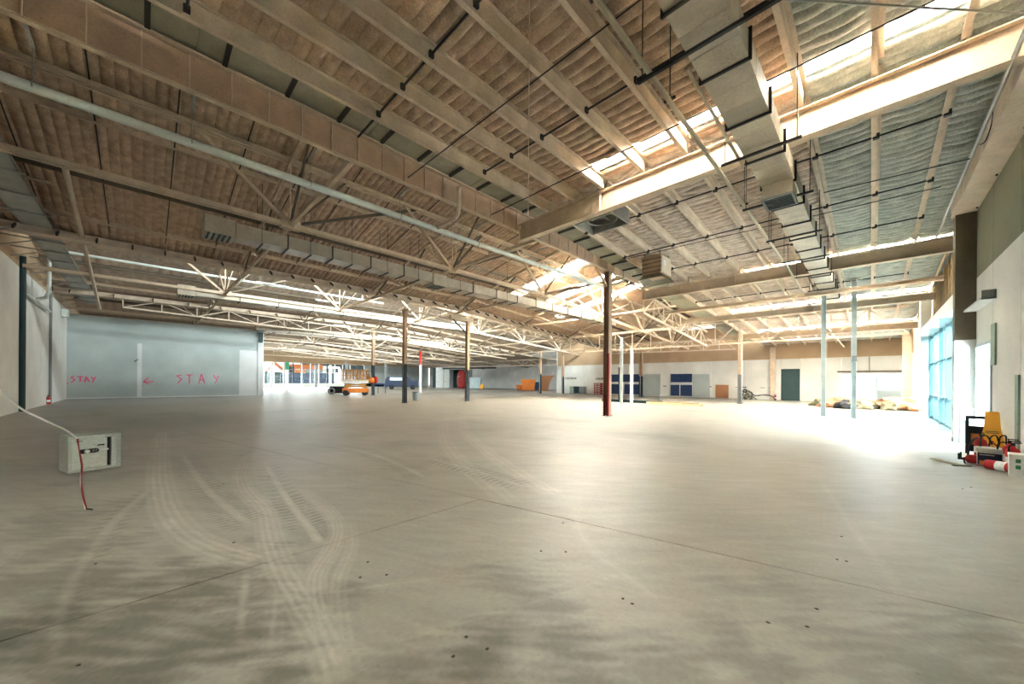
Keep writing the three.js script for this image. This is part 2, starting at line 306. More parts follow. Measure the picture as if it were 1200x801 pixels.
// door_1: glass door in the near east wall; door_2: dark green door, north
const d1 = struct('door_1');
mesh('frame', [bx(EASTX - 0.02, EASTX + 0.12, 0, 2.5, -13.16, -13.26), bx(EASTX - 0.02, EASTX + 0.12, 0, 2.5, -14.8, -14.9), bx(EASTX - 0.02, EASTX + 0.12, 2.42, 2.5, -13.26, -14.8)], M.frameBlue, d1);
mesh('leaf', bx(EASTX + 0.03, EASTX + 0.07, 0.05, 2.42, -14.0, -14.08), M.frameBlue, d1);
mesh('pane', bx(EASTX + 0.045, EASTX + 0.053, 0.05, 2.42, -13.26, -14.0), M.glassClear, d1);
mesh('pane', bx(EASTX + 0.045, EASTX + 0.053, 0.05, 2.42, -14.08, -14.8), M.glassClear, d1);
// east columns and eaves beam
const colE = thing('wall_column', 'boxed column in the east wall, brown above and white below, beside the glazed shopfront', 'column', [EASTX - 0.15, 0, -15.06]);
mesh('shaft', bx(-0.2, 0.15, 2.65, 5.92, -0.17, 0.17), M.brown, colE); mesh('lower_shaft', bx(-0.202, 0.15, 0, 2.65, -0.172, 0.172), M.wallWhite, colE); mesh('kicker', bx(-0.21, 0.15, 0, 0.1, -0.18, 0.18), M.grey, colE);
const colE2 = thing('wall_pilaster', 'white pilaster at the far end of the glazed shopfront', 'column', [EASTX - 0.15, 0, -24.8]);
mesh('shaft', bx(-0.18, 0.15, 0, 5.3, -0.22, 0.22), M.wallWhite, colE2); mesh('cap', bx(-0.2, 0.15, 5.3, 5.5, -0.24, 0.24), M.creamPale, colE2);
const colE3 = thing('wall_pilaster', 'cream pilaster in the corner beside the rubble heap', 'column', [EASTX - 0.2, 0, -35.5]);
mesh('shaft', bx(-0.22, 0.2, 0, 4.6, -0.3, 0.3), M.creamPale, colE3); mesh('cap', bx(-0.24, 0.2, 4.6, 4.8, -0.32, 0.32), M.cream, colE3);
const eav = thing('eaves_beam', 'cream box beam along the head of the east wall', 'beam', [EASTX - 0.2, 5.93, 0]);
mesh('soffit_plate', bx(-0.2, 0.2, 0, 0.03, SOUTHZ, -15.2), M.creamPale, eav); mesh('fascia', bx(-0.2, -0.17, 0.03, 0.42, SOUTHZ, -15.2), M.creamPale, eav); mesh('top_plate', bx(-0.2, 0.2, 0.42, 0.45, SOUTHZ, -15.2), M.creamPale, eav);
for (let i = 0; i < 8; i++) mesh('bolt', rod([0.16, -0.03, -14.6 + i * 2.0], [0.16, 0, -14.6 + i * 2.0], 0.02), M.darkSteel, eav);

// south
const ws = struct('wall_south');
for (let x = EASTX; x > -41; x -= 4.2) { const e = Math.max(-41.2, x - 4.2); mesh('wall_panel', bx(x - 0.01, e + 0.01, 0, 6.4, SOUTHZ, SOUTHZ + 0.2), M.wallWhite, ws); mesh('wall_panel', bx(x - 0.01, e + 0.01, 6.4, 10.4, SOUTHZ, SOUTHZ + 0.2), M.wallBeige, ws); }
mesh('wall_panel', bx(-41.2, WESTX, 0, 10.4, SOUTHZ, SOUTHZ + 0.2), M.wallBeige, ws);
mesh('wall_core', bx(EASTX + 0.3, WESTX, 0, 10.4, SOUTHZ + 0.2, SOUTHZ + 0.32), M.grey, ws);
// north: white below, beige above, opening for the window and the dark door
const wn = struct('wall_north');
const NP = 3.62, NT = 6.9, WX0 = -1.71, WX1 = 1.66, WY0 = 0.05, WY1 = 2.3;
const nPanel = (x0, x1, y0, y1, m) => mesh('wall_panel', bx(x0 + 0.008, x1 - 0.008, y0, y1, NORTHZ, NORTHZ - 0.2), m, wn);
for (const [a, b] of [[-30.3, -26.2], [-26.2, -22.6], [-22.6, -18.3], [-18.3, -15.3], [-15.3, -11.3], [-11.3, -8.3], [-8.3, -6.2], [-6.2, -5.72], [-4.28, -1.71]]) nPanel(a, b, 0, NP, M.wallWhite);
nPanel(-5.72, -4.28, 2.78, NP, M.wallWhite); nPanel(WX0, EASTX, WY1, NP, M.wallWhite); nPanel(WX1, EASTX, 0, WY1, M.wallWhite);
nPanel(WX0, -0.95, 0, 1.15, M.wallWhite);
for (const [a, b] of [[-30.3, -22.6], [-22.6, -15.3], [-15.3, -6.3], [-6.3, -2.6], [-2.6, EASTX]]) nPanel(a, b, NP, NT, M.wallBeige);
mesh('pilaster', bx(-6.45, -6.05, 0, 4.7, NORTHZ, NORTHZ + 0.18), M.creamPale, wn);
mesh('wall_return', bx(-30.5, -30.3, 0, NT, NORTHZ, -54), M.wallWhite, wn);
const w2 = struct('window_2');
mesh('frame', [bx(WX0 - 0.05, WX0 + 0.05, WY0, WY1, NORTHZ - 0.08, NORTHZ + 0.02), bx(WX1 - 0.05, WX1 + 0.05, WY0, WY1, NORTHZ - 0.08, NORTHZ + 0.02), bx(WX0, WX1, WY1 - 0.06, WY1, NORTHZ - 0.08, NORTHZ + 0.02), bx(0.28, 0.36, WY0, WY1, NORTHZ - 0.08, NORTHZ)], M.frameWhite, w2);
mesh('spandrel', bx(0.36, WX1, 0.0, 1.02, NORTHZ - 0.12, NORTHZ - 0.06), M.wallGreyBlue, w2);
mesh('pane', bx(WX0, WX1, 1.02, WY1, NORTHZ - 0.055, NORTHZ - 0.05), M.glassClear, w2);
mesh('pane', bx(-0.95, 0.28, 0.05, 1.02, NORTHZ - 0.055, NORTHZ - 0.05), M.glassClear, w2);
const d2 = struct('door_2');
mesh('leaf', bx(-5.7, -4.3, 0, 2.76, NORTHZ - 0.12, NORTHZ - 0.06), M.doorGreen, d2); mesh('frame', [bx(-5.74, -5.66, 0, 2.8, NORTHZ - 0.06, NORTHZ + 0.02), bx(-4.34, -4.26, 0, 2.8, NORTHZ - 0.06, NORTHZ + 0.02), bx(-5.66, -4.34, 2.74, 2.8, NORTHZ - 0.06, NORTHZ + 0.02)], M.wallWhite, d2); mesh('handle', rod([-4.5, 1.05, NORTHZ + 0.0], [-4.38, 1.05, NORTHZ + 0.0], 0.02), M.chrome, d2);
const hd = thing('window_header', 'dark steel channel over the north window', 'lintel', [-0.1, 2.45, NORTHZ + 0.06]);
mesh('channel', bx(-1.85, 1.8, -0.06, 0.06, -0.06, 0.06), M.brown, hd); mesh('drop_rod', bx(-0.02, 0.02, 0.06, 1.15, -0.05, -0.01), M.brown, hd);
// far north-west wall and the open west front
const wnw = struct('wall_northwest');
for (let x = -30.5; x > WESTX + 1; x -= 6) {
  const e = Math.max(WESTX, x - 6), open = x < -66 && x > -72;
  mesh('wall_panel', bx(x - 0.01, e + 0.01, open ? 3.4 : 0, 10.4, -54, -54.2), M.wallWhite, wnw);
}
const ww = struct('wall_west');
mesh('upstand', bx(WESTX, WESTX - 0.2, 0, 0.75, SOUTHZ, -44), M.wallWhite, ww); mesh('fascia', bx(WESTX, WESTX - 0.2, 5.0, 10.4, SOUTHZ, -54), M.wallBeige, ww); mesh('wall_panel', bx(WESTX, WESTX - 0.2, 0, 5, -36.5, -54), M.wallGreyBlue, ww);
const w3 = struct('window_3');
for (let i = 0; i <= 16; i++) { const z = -10 - i * 1.66; mesh('mullion', bx(WESTX - 0.02, WESTX - 0.14, 0.75, 5, z - 0.09, z + 0.09), i % 4 === 3 ? M.colNavy : M.frameWhite, w3); }
for (const y of [3.6]) mesh('transom', bx(WESTX - 0.03, WESTX - 0.13, y - 0.06, y + 0.06, SOUTHZ, -36.5), M.grey, w3);
mesh('pane', bx(WESTX - 0.08, WESTX - 0.085, 0.75, 5, SOUTHZ, -36.5), M.glassClear, w3);

// partition with sprayed lettering
const PXW = -41;
const part = struct('wall_partition');
mesh('wall_panel', bx(PXW, PXW - 0.25, 0, 6.1, SOUTHZ, -7.5), M.wallGreyBlue, part);
mesh('end_post', bx(PXW + 0.08, PXW - 0.33, 0, 6.25, -7.5, -7.95), M.patch, part);
mesh('top_plate', bx(PXW + 0.05, PXW - 0.3, 6.1, 6.16, SOUTHZ, -7.5), M.cream, part);
const strip = (a, b, c, d, n = 'plaster_patch') => { const p = onX(a, b, PXW), q = onX(c, d, PXW); mesh(n, bx(PXW, PXW + 0.012, Math.max(0, q[1]), p[1], p[2], q[2]), M.patch, part); };
strip(161, 402, 166, 467); strip(280.5, 410, 303, 467); strip(62, 398, 65.5, 467);
mesh('skirting_smear', bx(PXW, PXW + 0.01, 0, 0.09, SOUTHZ, -7.5), M.patch, part);
mesh('cable_box', bx(PXW + 0.08, PXW + 0.3, 5.0, 5.9, -7.55, -7.85), M.doorGreen, part);
mesh('wall_hook', rod([PXW, 3.0, 0.35], [PXW + 0.12, 2.85, 0.5], 0.05), M.grey, part);
function paint(strokes) {
  const gs = strokes.map(([a, b, c, d]) => { const p = onX(a, b, PXW + 0.006), q = onX(c, d, PXW + 0.006); return bar(p, q, 0.07, 0.07); });
  gs.forEach((g) => { const p = g.attributes.position; for (let i = 0; i < p.count; i++) p.setX(i, p.getX(i) > PXW + 0.006 ? PXW + 0.008 : PXW + 0.001); g.computeVertexNormals(); });
  const m = mesh('sprayed_lettering', gs, M.pink, part); m.userData.label = 'pink sprayed lettering reading STAY';
}
paint([[66, 447, 71, 437], [66, 447, 80, 449], [87, 440, 83, 442], [83, 442, 88, 445], [88, 445, 83, 448], [90, 441, 98, 441], [94, 441, 94, 447], [99, 448, 101, 441], [101, 441, 105, 447], [99, 445, 104, 445], [107, 441, 109, 444], [108, 448, 112, 441]]);
paint([[168, 447, 180, 447], [168, 447, 174, 442], [168, 447, 175, 450], [213, 439, 207, 440], [207, 440, 213, 444], [213, 444, 208, 449], [218, 439, 226, 439], [222, 439, 222, 449], [233, 449, 236, 438], [236, 438, 240, 449], [234, 445, 239, 445], [250, 439, 253, 444], [256, 440, 252, 449]]);
paint([[281, 447, 287, 447], [281, 444, 287, 447], [281, 450, 287, 447]]);

// ---------- the roof: sheets above, quilted blanket below, skylight openings ----------
const ceil = struct('ceiling');
function blanket(x0, x1, z0, z1, yOf, period, amp, mat, nx, perRib, alongX, name = 'insulation_panel') {
  const ribs = Math.max(1, Math.round(Math.abs(z1 - z0) / period)), rows = perRib + 1, pos = [], idx = [], uv = [];   // each rib has its own rows, so the stitched creases stay sharp
  for (let j = 0; j < ribs * rows; j++) for (let i = 0; i <= nx; i++) {
    const rib = Math.floor(j / rows), f = (j % rows) / perRib, x = x0 + (x1 - x0) * i / nx, z = z0 + (z1 - z0) * (rib + f) / ribs, e = Math.sin(Math.PI * i / nx), cell = alongX ? 1 : 0.72 + 0.28 * Math.abs(Math.sin(x * 5.2 + noise.noise(rib * 0.73, x0, 2) * 9));
    const wob = noise.noise(x * 2.1, z * 3.7, 8) * 0.5 + noise.noise(x * 6, z * 9, 3) * 0.35;
    const sag = amp * Math.pow(Math.max(0, Math.sin(Math.PI * f)), 0.6) * (0.8 + 0.35 * wob) * cell * Math.min(1, 0.25 + e * 2) + e * amp * 0.5 * (0.8 + wob);
    pos.push(x, yOf(x, z) - Math.max(0, sag), z); uv.push(x, z);
  }
  for (let j = 0; j < ribs * rows - 1; j++) if ((j + 1) % rows) for (let i = 0; i < nx; i++) { const a = j * (nx + 1) + i, b = a + 1, c = a + nx + 1, d = c + 1; idx.push(a, c, b, b, c, d); }
  const g = new THREE.BufferGeometry(); g.setAttribute('position', new THREE.Float32BufferAttribute(pos, 3)); g.setAttribute('uv', new THREE.Float32BufferAttribute(uv, 2)); g.setIndex(idx); g.computeVertexNormals();
  const m = new THREE.Mesh(g, mat); m.name = name; m.castShadow = m.receiveShadow = true; ceil.add(m);
}
function sheet(x0, x1, z0, z1, yOf, t = 0.06, mat = M.roofSheet, name = 'roof_sheet') {   // sloping slab of roofing
  const y = (x, z, d) => yOf(x, z) + d, g = new THREE.BoxGeometry(1, 1, 1), p = g.attributes.position;
  for (let i = 0; i < p.count; i++) { const x = p.getX(i) > 0 ? x1 : x0, z = p.getZ(i) > 0 ? z1 : z0; p.setXYZ(i, x, y(x, z, p.getY(i) > 0 ? t : 0), z); }
  g.computeVertexNormals();
  return mesh(name, g, mat, ceil);
}
const eR = (x, z) => eastRoof(z);
const SK1 = [-5.02, 1.35, -7.84, -8.28], SK2 = [-4.4, 1.3, -18.05, -18.55];
const PURX = [-6.95, -6.0, -5.08, -3.96, -2.96, -1.95, -0.92, 0.05, 1.0, 1.87];
const zSplits = [[SOUTHZ, 2.25], [2.25, 1.75], [1.75, -7.84], [-7.84, -8.28], [-8.28, -8.64], [-8.64, -18.05], [-18.05, -18.55], [-18.55, -24.8], [-24.8, -25.8], [-25.8, -32.1], [-32.1, -33.1], [-33.1, NORTHZ]];
zSplits.forEach(([z0, z1], s) => {
  for (let i = 0; i < PURX.length - 1; i++) {
    const x0 = PURX[i], x1 = PURX[i + 1];
    const sky = ((s === 1 || s === 3) && x0 > -5.2) || (s === 6 && x0 > -4.2) || ((s === 8 || s === 10) && x0 > -6.2);
    if (sky) { sheet(x0, x1, z0, z1, (x, z) => eR(x, z) + 0.05, 0.012, M.skylight, 'skylight_panel'); continue; }
    const mat = x0 > -1 ? M.blanketGrey : s > 4 ? M.blanketPale : M.blanketTan;
    blanket(x0, x1, z0, z1, eR, 0.23, 0.085, mat, 9, 5, false);
    sheet(x0, x1, z0, z1, (x, z) => eR(x, z) + 0.06);
  }
});
sheet(1.87, EASTX + 0.3, SOUTHZ + 0.3, NORTHZ - 0.2, (x, z) => eR(x, z) + 0.03);
// flat metal gutter sheeting between the plate girder and the first purlin
for (let i = 0; i < 28; i++) { const z0 = SOUTHZ - i * 1.5, z1 = Math.max(NORTHZ, z0 - 1.5); if (z1 >= z0) break; sheet(-8.55, -6.93, z0 - 0.001, z1 + 0.001, (x, z) => eR(x, z) + 0.19 - 0.02 * (i % 2), 0.06, M.gutterSheet, 'gutter_sheet'); }

// sawtooth bays to the west: each falls from a high east edge to a valley
const BAY = 13.4, PX0 = -8.3, SLOPE = 0.2, VALLEY = 7.1, NB = 6;
const westDrop = (z) => 0.075 * Math.min(0, z + 17);
const toothY = (k) => (x, z) => VALLEY + SLOPE * (x - (PX0 - BAY * (k + 1))) + westDrop(z);
for (let k = 0; k < NB; k++) {
  const xa = PX0 - BAY * k - 0.15, xb = PX0 - BAY * (k + 1) - 0.22, yOf = toothY(k), n = 5, zEnd = k < 2 ? NORTHZ : -54;
  const zs = k === 0 ? [[SOUTHZ, -18.2, 0], [-18.2, -19.2, 1], [-19.2, -21.3, 0], [-21.3, -22.3, 1], [-22.3, -24.4, 0], [-24.4, -25.4, 1], [-25.4, NORTHZ, 0]] : [[SOUTHZ, -17, 0], [-17, zEnd, 0]];
  for (const [z0, z1, sky] of zs) for (let i = 0; i < n; i++) {
    const x1 = xa + (xb - xa) * i / n, x0 = xa + (xb - xa) * (i + 1) / n;
    if (sky && i > 0 && i < 4) { sheet(x0, x1, z0, z1, (x, z) => yOf(x, z) + 0.05, 0.012, M.skylight, 'skylight_panel'); continue; }
    blanket(x0, x1, z0, z1, yOf, k ? 0.5 : 0.24, k ? 0.06 : 0.06, k ? M.blanketPale : M.blanketTan, k ? 2 : 6, k ? 3 : 4, true);
    sheet(x0, x1, z0, z1, (x, z) => yOf(x, z) + 0.06);
  }
  // the upright face that closes the high edge: cladding, with a glazed band in all but the first
  const top = VALLEY + SLOPE * (BAY - 0.15) + 0.1, X = PX0 - BAY * k - 0.2;
  if (!k) mesh('upstand_cladding', bx(X, X - 0.06, 6.75, top, SOUTHZ, NORTHZ), M.roofSheet, ceil);
  else {
    mesh('upstand_cladding', bx(X, X - 0.06, 6.9, k === 1 ? 8.55 : top, SOUTHZ, -13.8), M.roofSheet, ceil); if (k === 1) { mesh('upstand_cladding', bx(X, X - 0.06, 8.55, top, SOUTHZ, -4.05), M.roofSheet, ceil); mesh('clerestory_pane', bx(X - 0.03, X - 0.036, 8.55, 9.6, -4.05, -13.8), M.glassClear, ceil); mesh('upstand_cladding', bx(X, X - 0.06, 9.6, top, -4.05, -13.8), M.roofSheet, ceil); } mesh('upstand_cladding', bx(X, X - 0.06, 6.9, 7.9, -13.8, -17), M.roofSheet, ceil); mesh('upstand_cladding', bx(X, X - 0.06, 9.6, top, -13.8, -17), M.roofSheet, ceil);
    mesh('clerestory_pane', bx(X - 0.03, X - 0.036, 7.9, 9.6, -13.8, -17), M.glassClear, ceil);
    const cl = bx(X, X - 0.06, 6.9, 7.3, -17, zEnd), cp = cl.attributes.position; for (let i = 0; i < cp.count; i++) if (cp.getY(i) < 7) cp.setY(i, 6.9 + westDrop(cp.getZ(i))); mesh('upstand_cladding', cl, M.roofSheet, ceil); mesh('clerestory_pane', bx(X - 0.03, X - 0.036, 7.3, 9.8, -17, zEnd), M.glassClear, ceil);
  }
}

// ---------- plate girder along the valley (panelled by stiffeners) ----------
const pgir = thing('plate_girder', 'deep tan plate girder panelled by upright stiffeners, running under the roof valley', 'girder', [PX0, 6.4, 0]);
{
  const zA = SOUTHZ - 0.05, zB = -17.4;
  mesh('web', bx(-0.012, 0.012, 0.04, 0.63, zA, zB), M.tan, pgir);
  mesh('bottom_flange', bx(-0.055, 0.055, 0, 0.035, zA, zB), M.cream, pgir); mesh('top_flange', bx(-0.1, 0.1, 0.64, 0.675, zA, zB), M.cream, pgir);
  for (let z = 3.49; z > zB; z -= 0.573) mesh('stiffener', bx(0.012, 0.05, 0.035, 0.63, z - 0.007, z + 0.007), M.cream, pgir);
}
for (let i = 0; i < 22; i++) {                              // dark cross struts between girder and first purlin
  const z = 2.9 - i * 0.97;
  tag(mesh('gutter_strut', bar([-8.2, 7.08 + eastRoof(z) - 6.95, z], [-6.98, 7.08 + eastRoof(z) - 6.95, z], 0.07, 0.06), M.darkSteel), 'short dark strut bridging the gutter sheets beside the plate girder', 'strut', 'struts over the gutter sheeting');
}
// ---------- east bays: main beams, purlins, bridging ----------
function mainBeam(z, y0, depth, x0, x1, label, mat = M.cream, stiff = []) {
  const b = thing('roof_beam', label, 'beam', [0, y0, z]);
  mesh('bottom_flange', bx(x0, x1, 0, 0.02, -0.11, 0.11), mat, b); mesh('web', bx(x0, x1, 0.02, depth - 0.02, -0.008, 0.008), mat, b); mesh('top_flange', bx(x0, x1, depth - 0.02, depth, -0.11, 0.11), mat, b);
  for (const x of stiff) mesh('stiffener', bx(x - 0.008, x + 0.008, 0.02, depth - 0.02, -0.105, 0.105), mat, b);
  return b;
}
mainBeam(-8.64, 6.06, 0.54, -8.2, 1.86, 'cream steel roof beam over the near bay, meeting the plate girder', M.cream, [-8.15, -5.2, -1.0]);
mainBeam(-17.55, 5.6, 0.46, -8.2, 1.86, 'cream steel roof beam across the second bay, under the far end of the duct', M.cream, [-8.0, -6.3, -4.1]);
{
  const a = onZ(1090, 330, -20.4), c = onZ(1083, 352, -22.9), d = onZ(1070, 384, -28.6);
  mainBeam(-20.4, a[1], 0.16, -8.2, 1.86, 'slender ochre tie beam just beyond the second roof beam', M.cream, []);
  mainBeam(-22.9, c[1], 0.3, -8.2, 1.86, 'cream roof beam at the far end of the shopfront', M.cream, [-2]);
  mainBeam(-30.5, 4.65, 0.36, -8.2, 1.86, 'cream roof beam just before the north wall', M.cream, [-2]);
}
const NTH = ['first', 'second', 'third', 'fourth', 'fifth', 'sixth', 'seventh', 'eighth', 'ninth', 'tenth'];
const PG = 'roof purlins of the east bays';
const purlinSpans = [[SOUTHZ - 0.02, -8.55, 'pale steel purlin from the plate girder, in the near bay'], [-8.73, -17.45, 'pale steel purlin from the plate girder, between the two roof beams'], [-17.65, -27.95, 'pale steel purlin from the plate girder, beyond the second roof beam'], [-28.05, NORTHZ + 0.05, 'pale steel purlin from the girder line, against the north wall']];
purlinSpans.forEach(([z0, z1, label], s) => PURX.slice(0, 9).forEach((x, i) => {
  const d = s === 0 ? 0.27 : 0.2, y = (z) => eastRoof(z) - d / 2 - 0.04;
  tag(mesh('purlin', section([x, y(z0), z0], [x, y(z1), z1], zProfile(d, 0.075, 0.012)), M.creamPale), NTH[i] + ' ' + label, 'purlin', PG);
}));
const bridge = (z, y, label, x0 = -6.95, x1 = 1.0) => {
  const g = thing('purlin_bridging', label, 'bridging', [0, y, z]);
  mesh('rod', rod([x0, 0, 0], [x1, 0, 0], 0.021, 6), M.darkSteel, g);
  for (const x of PURX) if (x > x0 - 0.1 && x < x1 + 0.1) mesh('cleat', bx(x - 0.05, x + 0.05, -0.05, 0.05, -0.04, 0.04), M.darkSteel, g);
};
bridge(-3.22, 6.74, 'dark bridging rod across the purlins of the near bay, nearer the south wall', -7.9); bridge(-5.98, 6.74, 'dark bridging rod across the purlins of the near bay, nearer the skylight'); bridge(-0.4, 6.74, 'dark bridging rod across the purlins overhead by the south wall');
bridge(-10.6, 6.6, 'dark bridging rod beyond the first roof beam'); bridge(-13.3, 6.42, 'dark bridging rod midway between the two roof beams'); bridge(-15.6, 6.28, 'dark bridging rod just before the second roof beam'); bridge(-21.5, 5.95, 'dark bridging rod beyond the tie beam'); bridge(-25.5, 5.7, 'dark bridging rod in the far bay');
const conduit = (a, b, r, label, mat = M.darkSteel, name = 'conduit') => tag(mesh(name, rod(a, b, r, 6), mat), label, 'conduit');
conduit([-8.2, 6.53, -4.58], [1.3, 6.55, -4.58], 0.012, 'thin dark conduit crossing the purlins of the near bay');
conduit([-8.2, 6.53, -7.36], [1.3, 6.55, -7.28], 0.014, 'thin dark conduit crossing below the skylight strip');
conduit(onY(868, -4, 6.2), onY(1215, 17, 6.2), 0.014, 'pale thin tube crossing above the duct and first roof beam', M.galv);
conduit([-0.8, 5.9, -11.0], [1.35, 5.9, -11.3], 0.012, 'short conduit stub hung under the grey blanket', M.darkSteel);
conduit([-6.6, 5.95, -12.2], [1.1, 5.95, -12.6], 0.011, 'long conduit run from the cooling box towards the east wall', M.darkSteel);
{
  const p = onY(615, 801, 0), s = 5.0 / (V(p).dot(FW)); const X = p[0] * s, Z = p[2] * s;
  tag(mesh('hanging_wire', rod([X, 6.85, Z], [X, 3.7, Z], 0.006, 5), M.creamPale), 'thin pale wire hanging from the purlins of the near bay', 'wire');
}
// ---------- ducts ----------
function ductRun(x0, x1, y0, y1, zs, label, hangers, endGrille) {
  const g = thing('air_duct', label, 'duct', [(x0 + x1) / 2, y0, 0]);
  const w = (x1 - x0) / 2, h = y1 - y0;
  for (let i = 0; i < zs.length - 1; i++) {
    mesh('duct_section', bx(-w, w, 0, h, zs[i] - 0.015, zs[i + 1] + 0.015), M.duct, g);
    for (const f of [0.33, 0.66]) { const z = zs[i] + (zs[i + 1] - zs[i]) * f; mesh('swage', bx(-w - 0.003, w + 0.003, -0.003, h + 0.003, z - 0.006, z + 0.006), M.duct, g); }
    mesh('flange', [bx(-w - 0.03, w + 0.03, -0.035, 0.0, zs[i] - 0.015, zs[i] + 0.015), bx(-w - 0.03, w + 0.03, h, h + 0.03, zs[i] - 0.015, zs[i] + 0.015), bx(-w - 0.035, -w, -0.035, h + 0.03, zs[i] - 0.015, zs[i] + 0.015), bx(w, w + 0.035, -0.035, h + 0.03, zs[i] - 0.015, zs[i] + 0.015)], M.darkSteel, g);
  }
  for (const [z, l, r, top] of hangers) {
    mesh('trapeze_bar', bx(l, r, -0.085, -0.045, z - 0.02, z + 0.02), M.darkSteel, g);
    for (const x of [l + 0.06, r - 0.06]) mesh('hanger_rod', rod([x, -0.06, z], [x, top - y0, z], 0.008, 5), M.darkSteel, g);
  }
  if (endGrille) endGrille(g, w, h);
  return g;
}
const zsD = []; for (let z = -1.45; z > -24.5; z -= 1.25) zsD.push(z);
ductRun(-1.62, -1.09, 5.5, 5.83, zsD, 'long grey sheet metal duct hung beside the east bays', [[-2.4, -0.9, 0.6, 6.85], [-4.55, -0.85, 0.7, 6.85], [-7.35, -0.6, 0.55, 6.8], [-9.6, -0.75, 0.5, 6.7], [-12.2, -0.75, 0.45, 6.5], [-14.7, -0.75, 0.45, 6.4], [-17.1, -0.7, 0.4, 6.1], [-20, -0.6, 0.4, 6.0]], (g, w, h) => {
  const db = mesh('drop_box', bx(-w + 0.02, w - 0.02, -0.26, 0, -8.85, -9.45), M.duct, g);
  mesh('grille_frame', [bx(-w, w, -0.3, -0.26, -8.83, -8.87), bx(-w, w, -0.3, -0.26, -9.43, -9.47), bx(-w, -w + 0.04, -0.3, -0.26, -8.85, -9.45), bx(w - 0.04, w, -0.3, -0.26, -8.85, -9.45)], M.grey, g);
  for (let i = 0; i < 6; i++) mesh('grille_blade', bx(-w + 0.04, w - 0.04, -0.29, -0.27, -8.92 - i * 0.09, -8.95 - i * 0.09), M.colTeal, db);
});
const zsW = []; for (let z = -2.0; z > -9.9; z -= 1.45) zsW.push(z); const zsW2 = []; for (let z = -10.0; z > -27; z -= 1.6) zsW2.push(z);
const endBox = (z) => (g, w, h) => { mesh('outlet_box', bx(-w - 0.05, w + 0.05, -0.05, h + 0.05, z + 0.75, z), M.duct, g); for (let i = 0; i < 5; i++) mesh('grille_blade', bx(-w, w, -0.07, -0.05, z + 0.1 + i * 0.13, z + 0.15 + i * 0.13), M.doorGreen, g); };
const hW = (a, b, s) => { const o = []; for (let z = a; z > b; z -= s) o.push([z, -0.42, 0.42, 7.9]); return o; };
ductRun(-14.95, -14.25, 6.0, 6.42, zsW, 'sheet metal duct under the ridge truss, ending in a green grille box', hW(-2.7, -9.5, 1.45), endBox(-2.0));
ductRun(-14.95, -14.25, 5.95, 6.37, zsW2, 'sheet metal duct further along under the ridge truss', hW(-10.8, -26, 3.2), endBox(-10.0));
const zsX = []; for (let z = -2; z > -24; z -= 2) zsX.push(z);
ductRun(-27.6, -26.8, 6.15, 6.6, zsX, 'pale duct in the second sawtooth bay', [], endBox(-2));
ductRun(-41.2, -40.4, 6.1, 6.6, zsX.map((z) => z - 6), 'pale duct in the third sawtooth bay', [], endBox(-8));
// cooling box and fan opening in the second bay
const cb = thing('cooling_box', 'brown ribbed air cooler outlet with a flared lip, hung under the second bay', 'air cooler', [-6.05, 5.5, -14.2]);
mesh('housing', bx(-0.36, 0.36, 0.16, 0.86, -0.5, 0.5), M.tan, cb);
for (let i = 0; i < 4; i++) mesh('rib', bx(-0.375, 0.375, 0.24 + i * 0.16, 0.27 + i * 0.16, -0.515, 0.515), M.brown, cb);
{ const lip = new THREE.CylinderGeometry(0.5, 0.68, 0.18, 4, 1, true).rotateY(Math.PI / 4).scale(1, 1, 1.25).translate(0, 0.07, 0); M.lip = std(0x8a7f66, { side: THREE.DoubleSide }); mesh('flared_lip', lip, M.lip, cb); }
const sp = mesh('side_plate', bx(0.376, 0.39, 0.2, 0.84, -0.45, 0.45), M.creamPale, cb); mesh('warning_sticker', bx(0.391, 0.394, 0.5, 0.7, 0.1, 0.3), M.white, sp);
for (const [x, z] of [[-0.3, -0.4], [0.3, -0.4], [-0.3, 0.4], [0.3, 0.4]]) mesh('hanger_rod', rod([x, 0.86, z], [x, 1.35, z], 0.012, 5), M.darkSteel, cb);
const fo = thing('fan_opening', 'dark square roof fan opening with a round ring, just behind the first roof beam', 'roof fan', [-5.75, 6.2, -9.6]);
mesh('plenum', [bx(-0.62, -0.58, 0, 0.6, -0.5, 0.5), bx(0.58, 0.62, 0, 0.6, -0.5, 0.5), bx(-0.58, 0.58, 0, 0.6, -0.5, -0.46), bx(-0.58, 0.58, 0, 0.6, 0.46, 0.5), bx(-0.6, 0.6, 0.56, 0.6, -0.48, 0.48)], M.galv, fo);
mesh('fan_ring', new THREE.TorusGeometry(0.43, 0.025, 8, 28).rotateX(Math.PI / 2).translate(0, 0.16, 0), M.galv, fo); mesh('motor_hub', rod([0, 0.2, 0], [0, 0.4, 0], 0.09, 12), M.grey, fo);
for (let i = 0; i < 4; i++) mesh('fan_blade', new THREE.BoxGeometry(0.3, 0.012, 0.12).rotateX(0.4).translate(0.24, 0.26, 0).rotateY(i * Math.PI / 2), M.galv, fo);
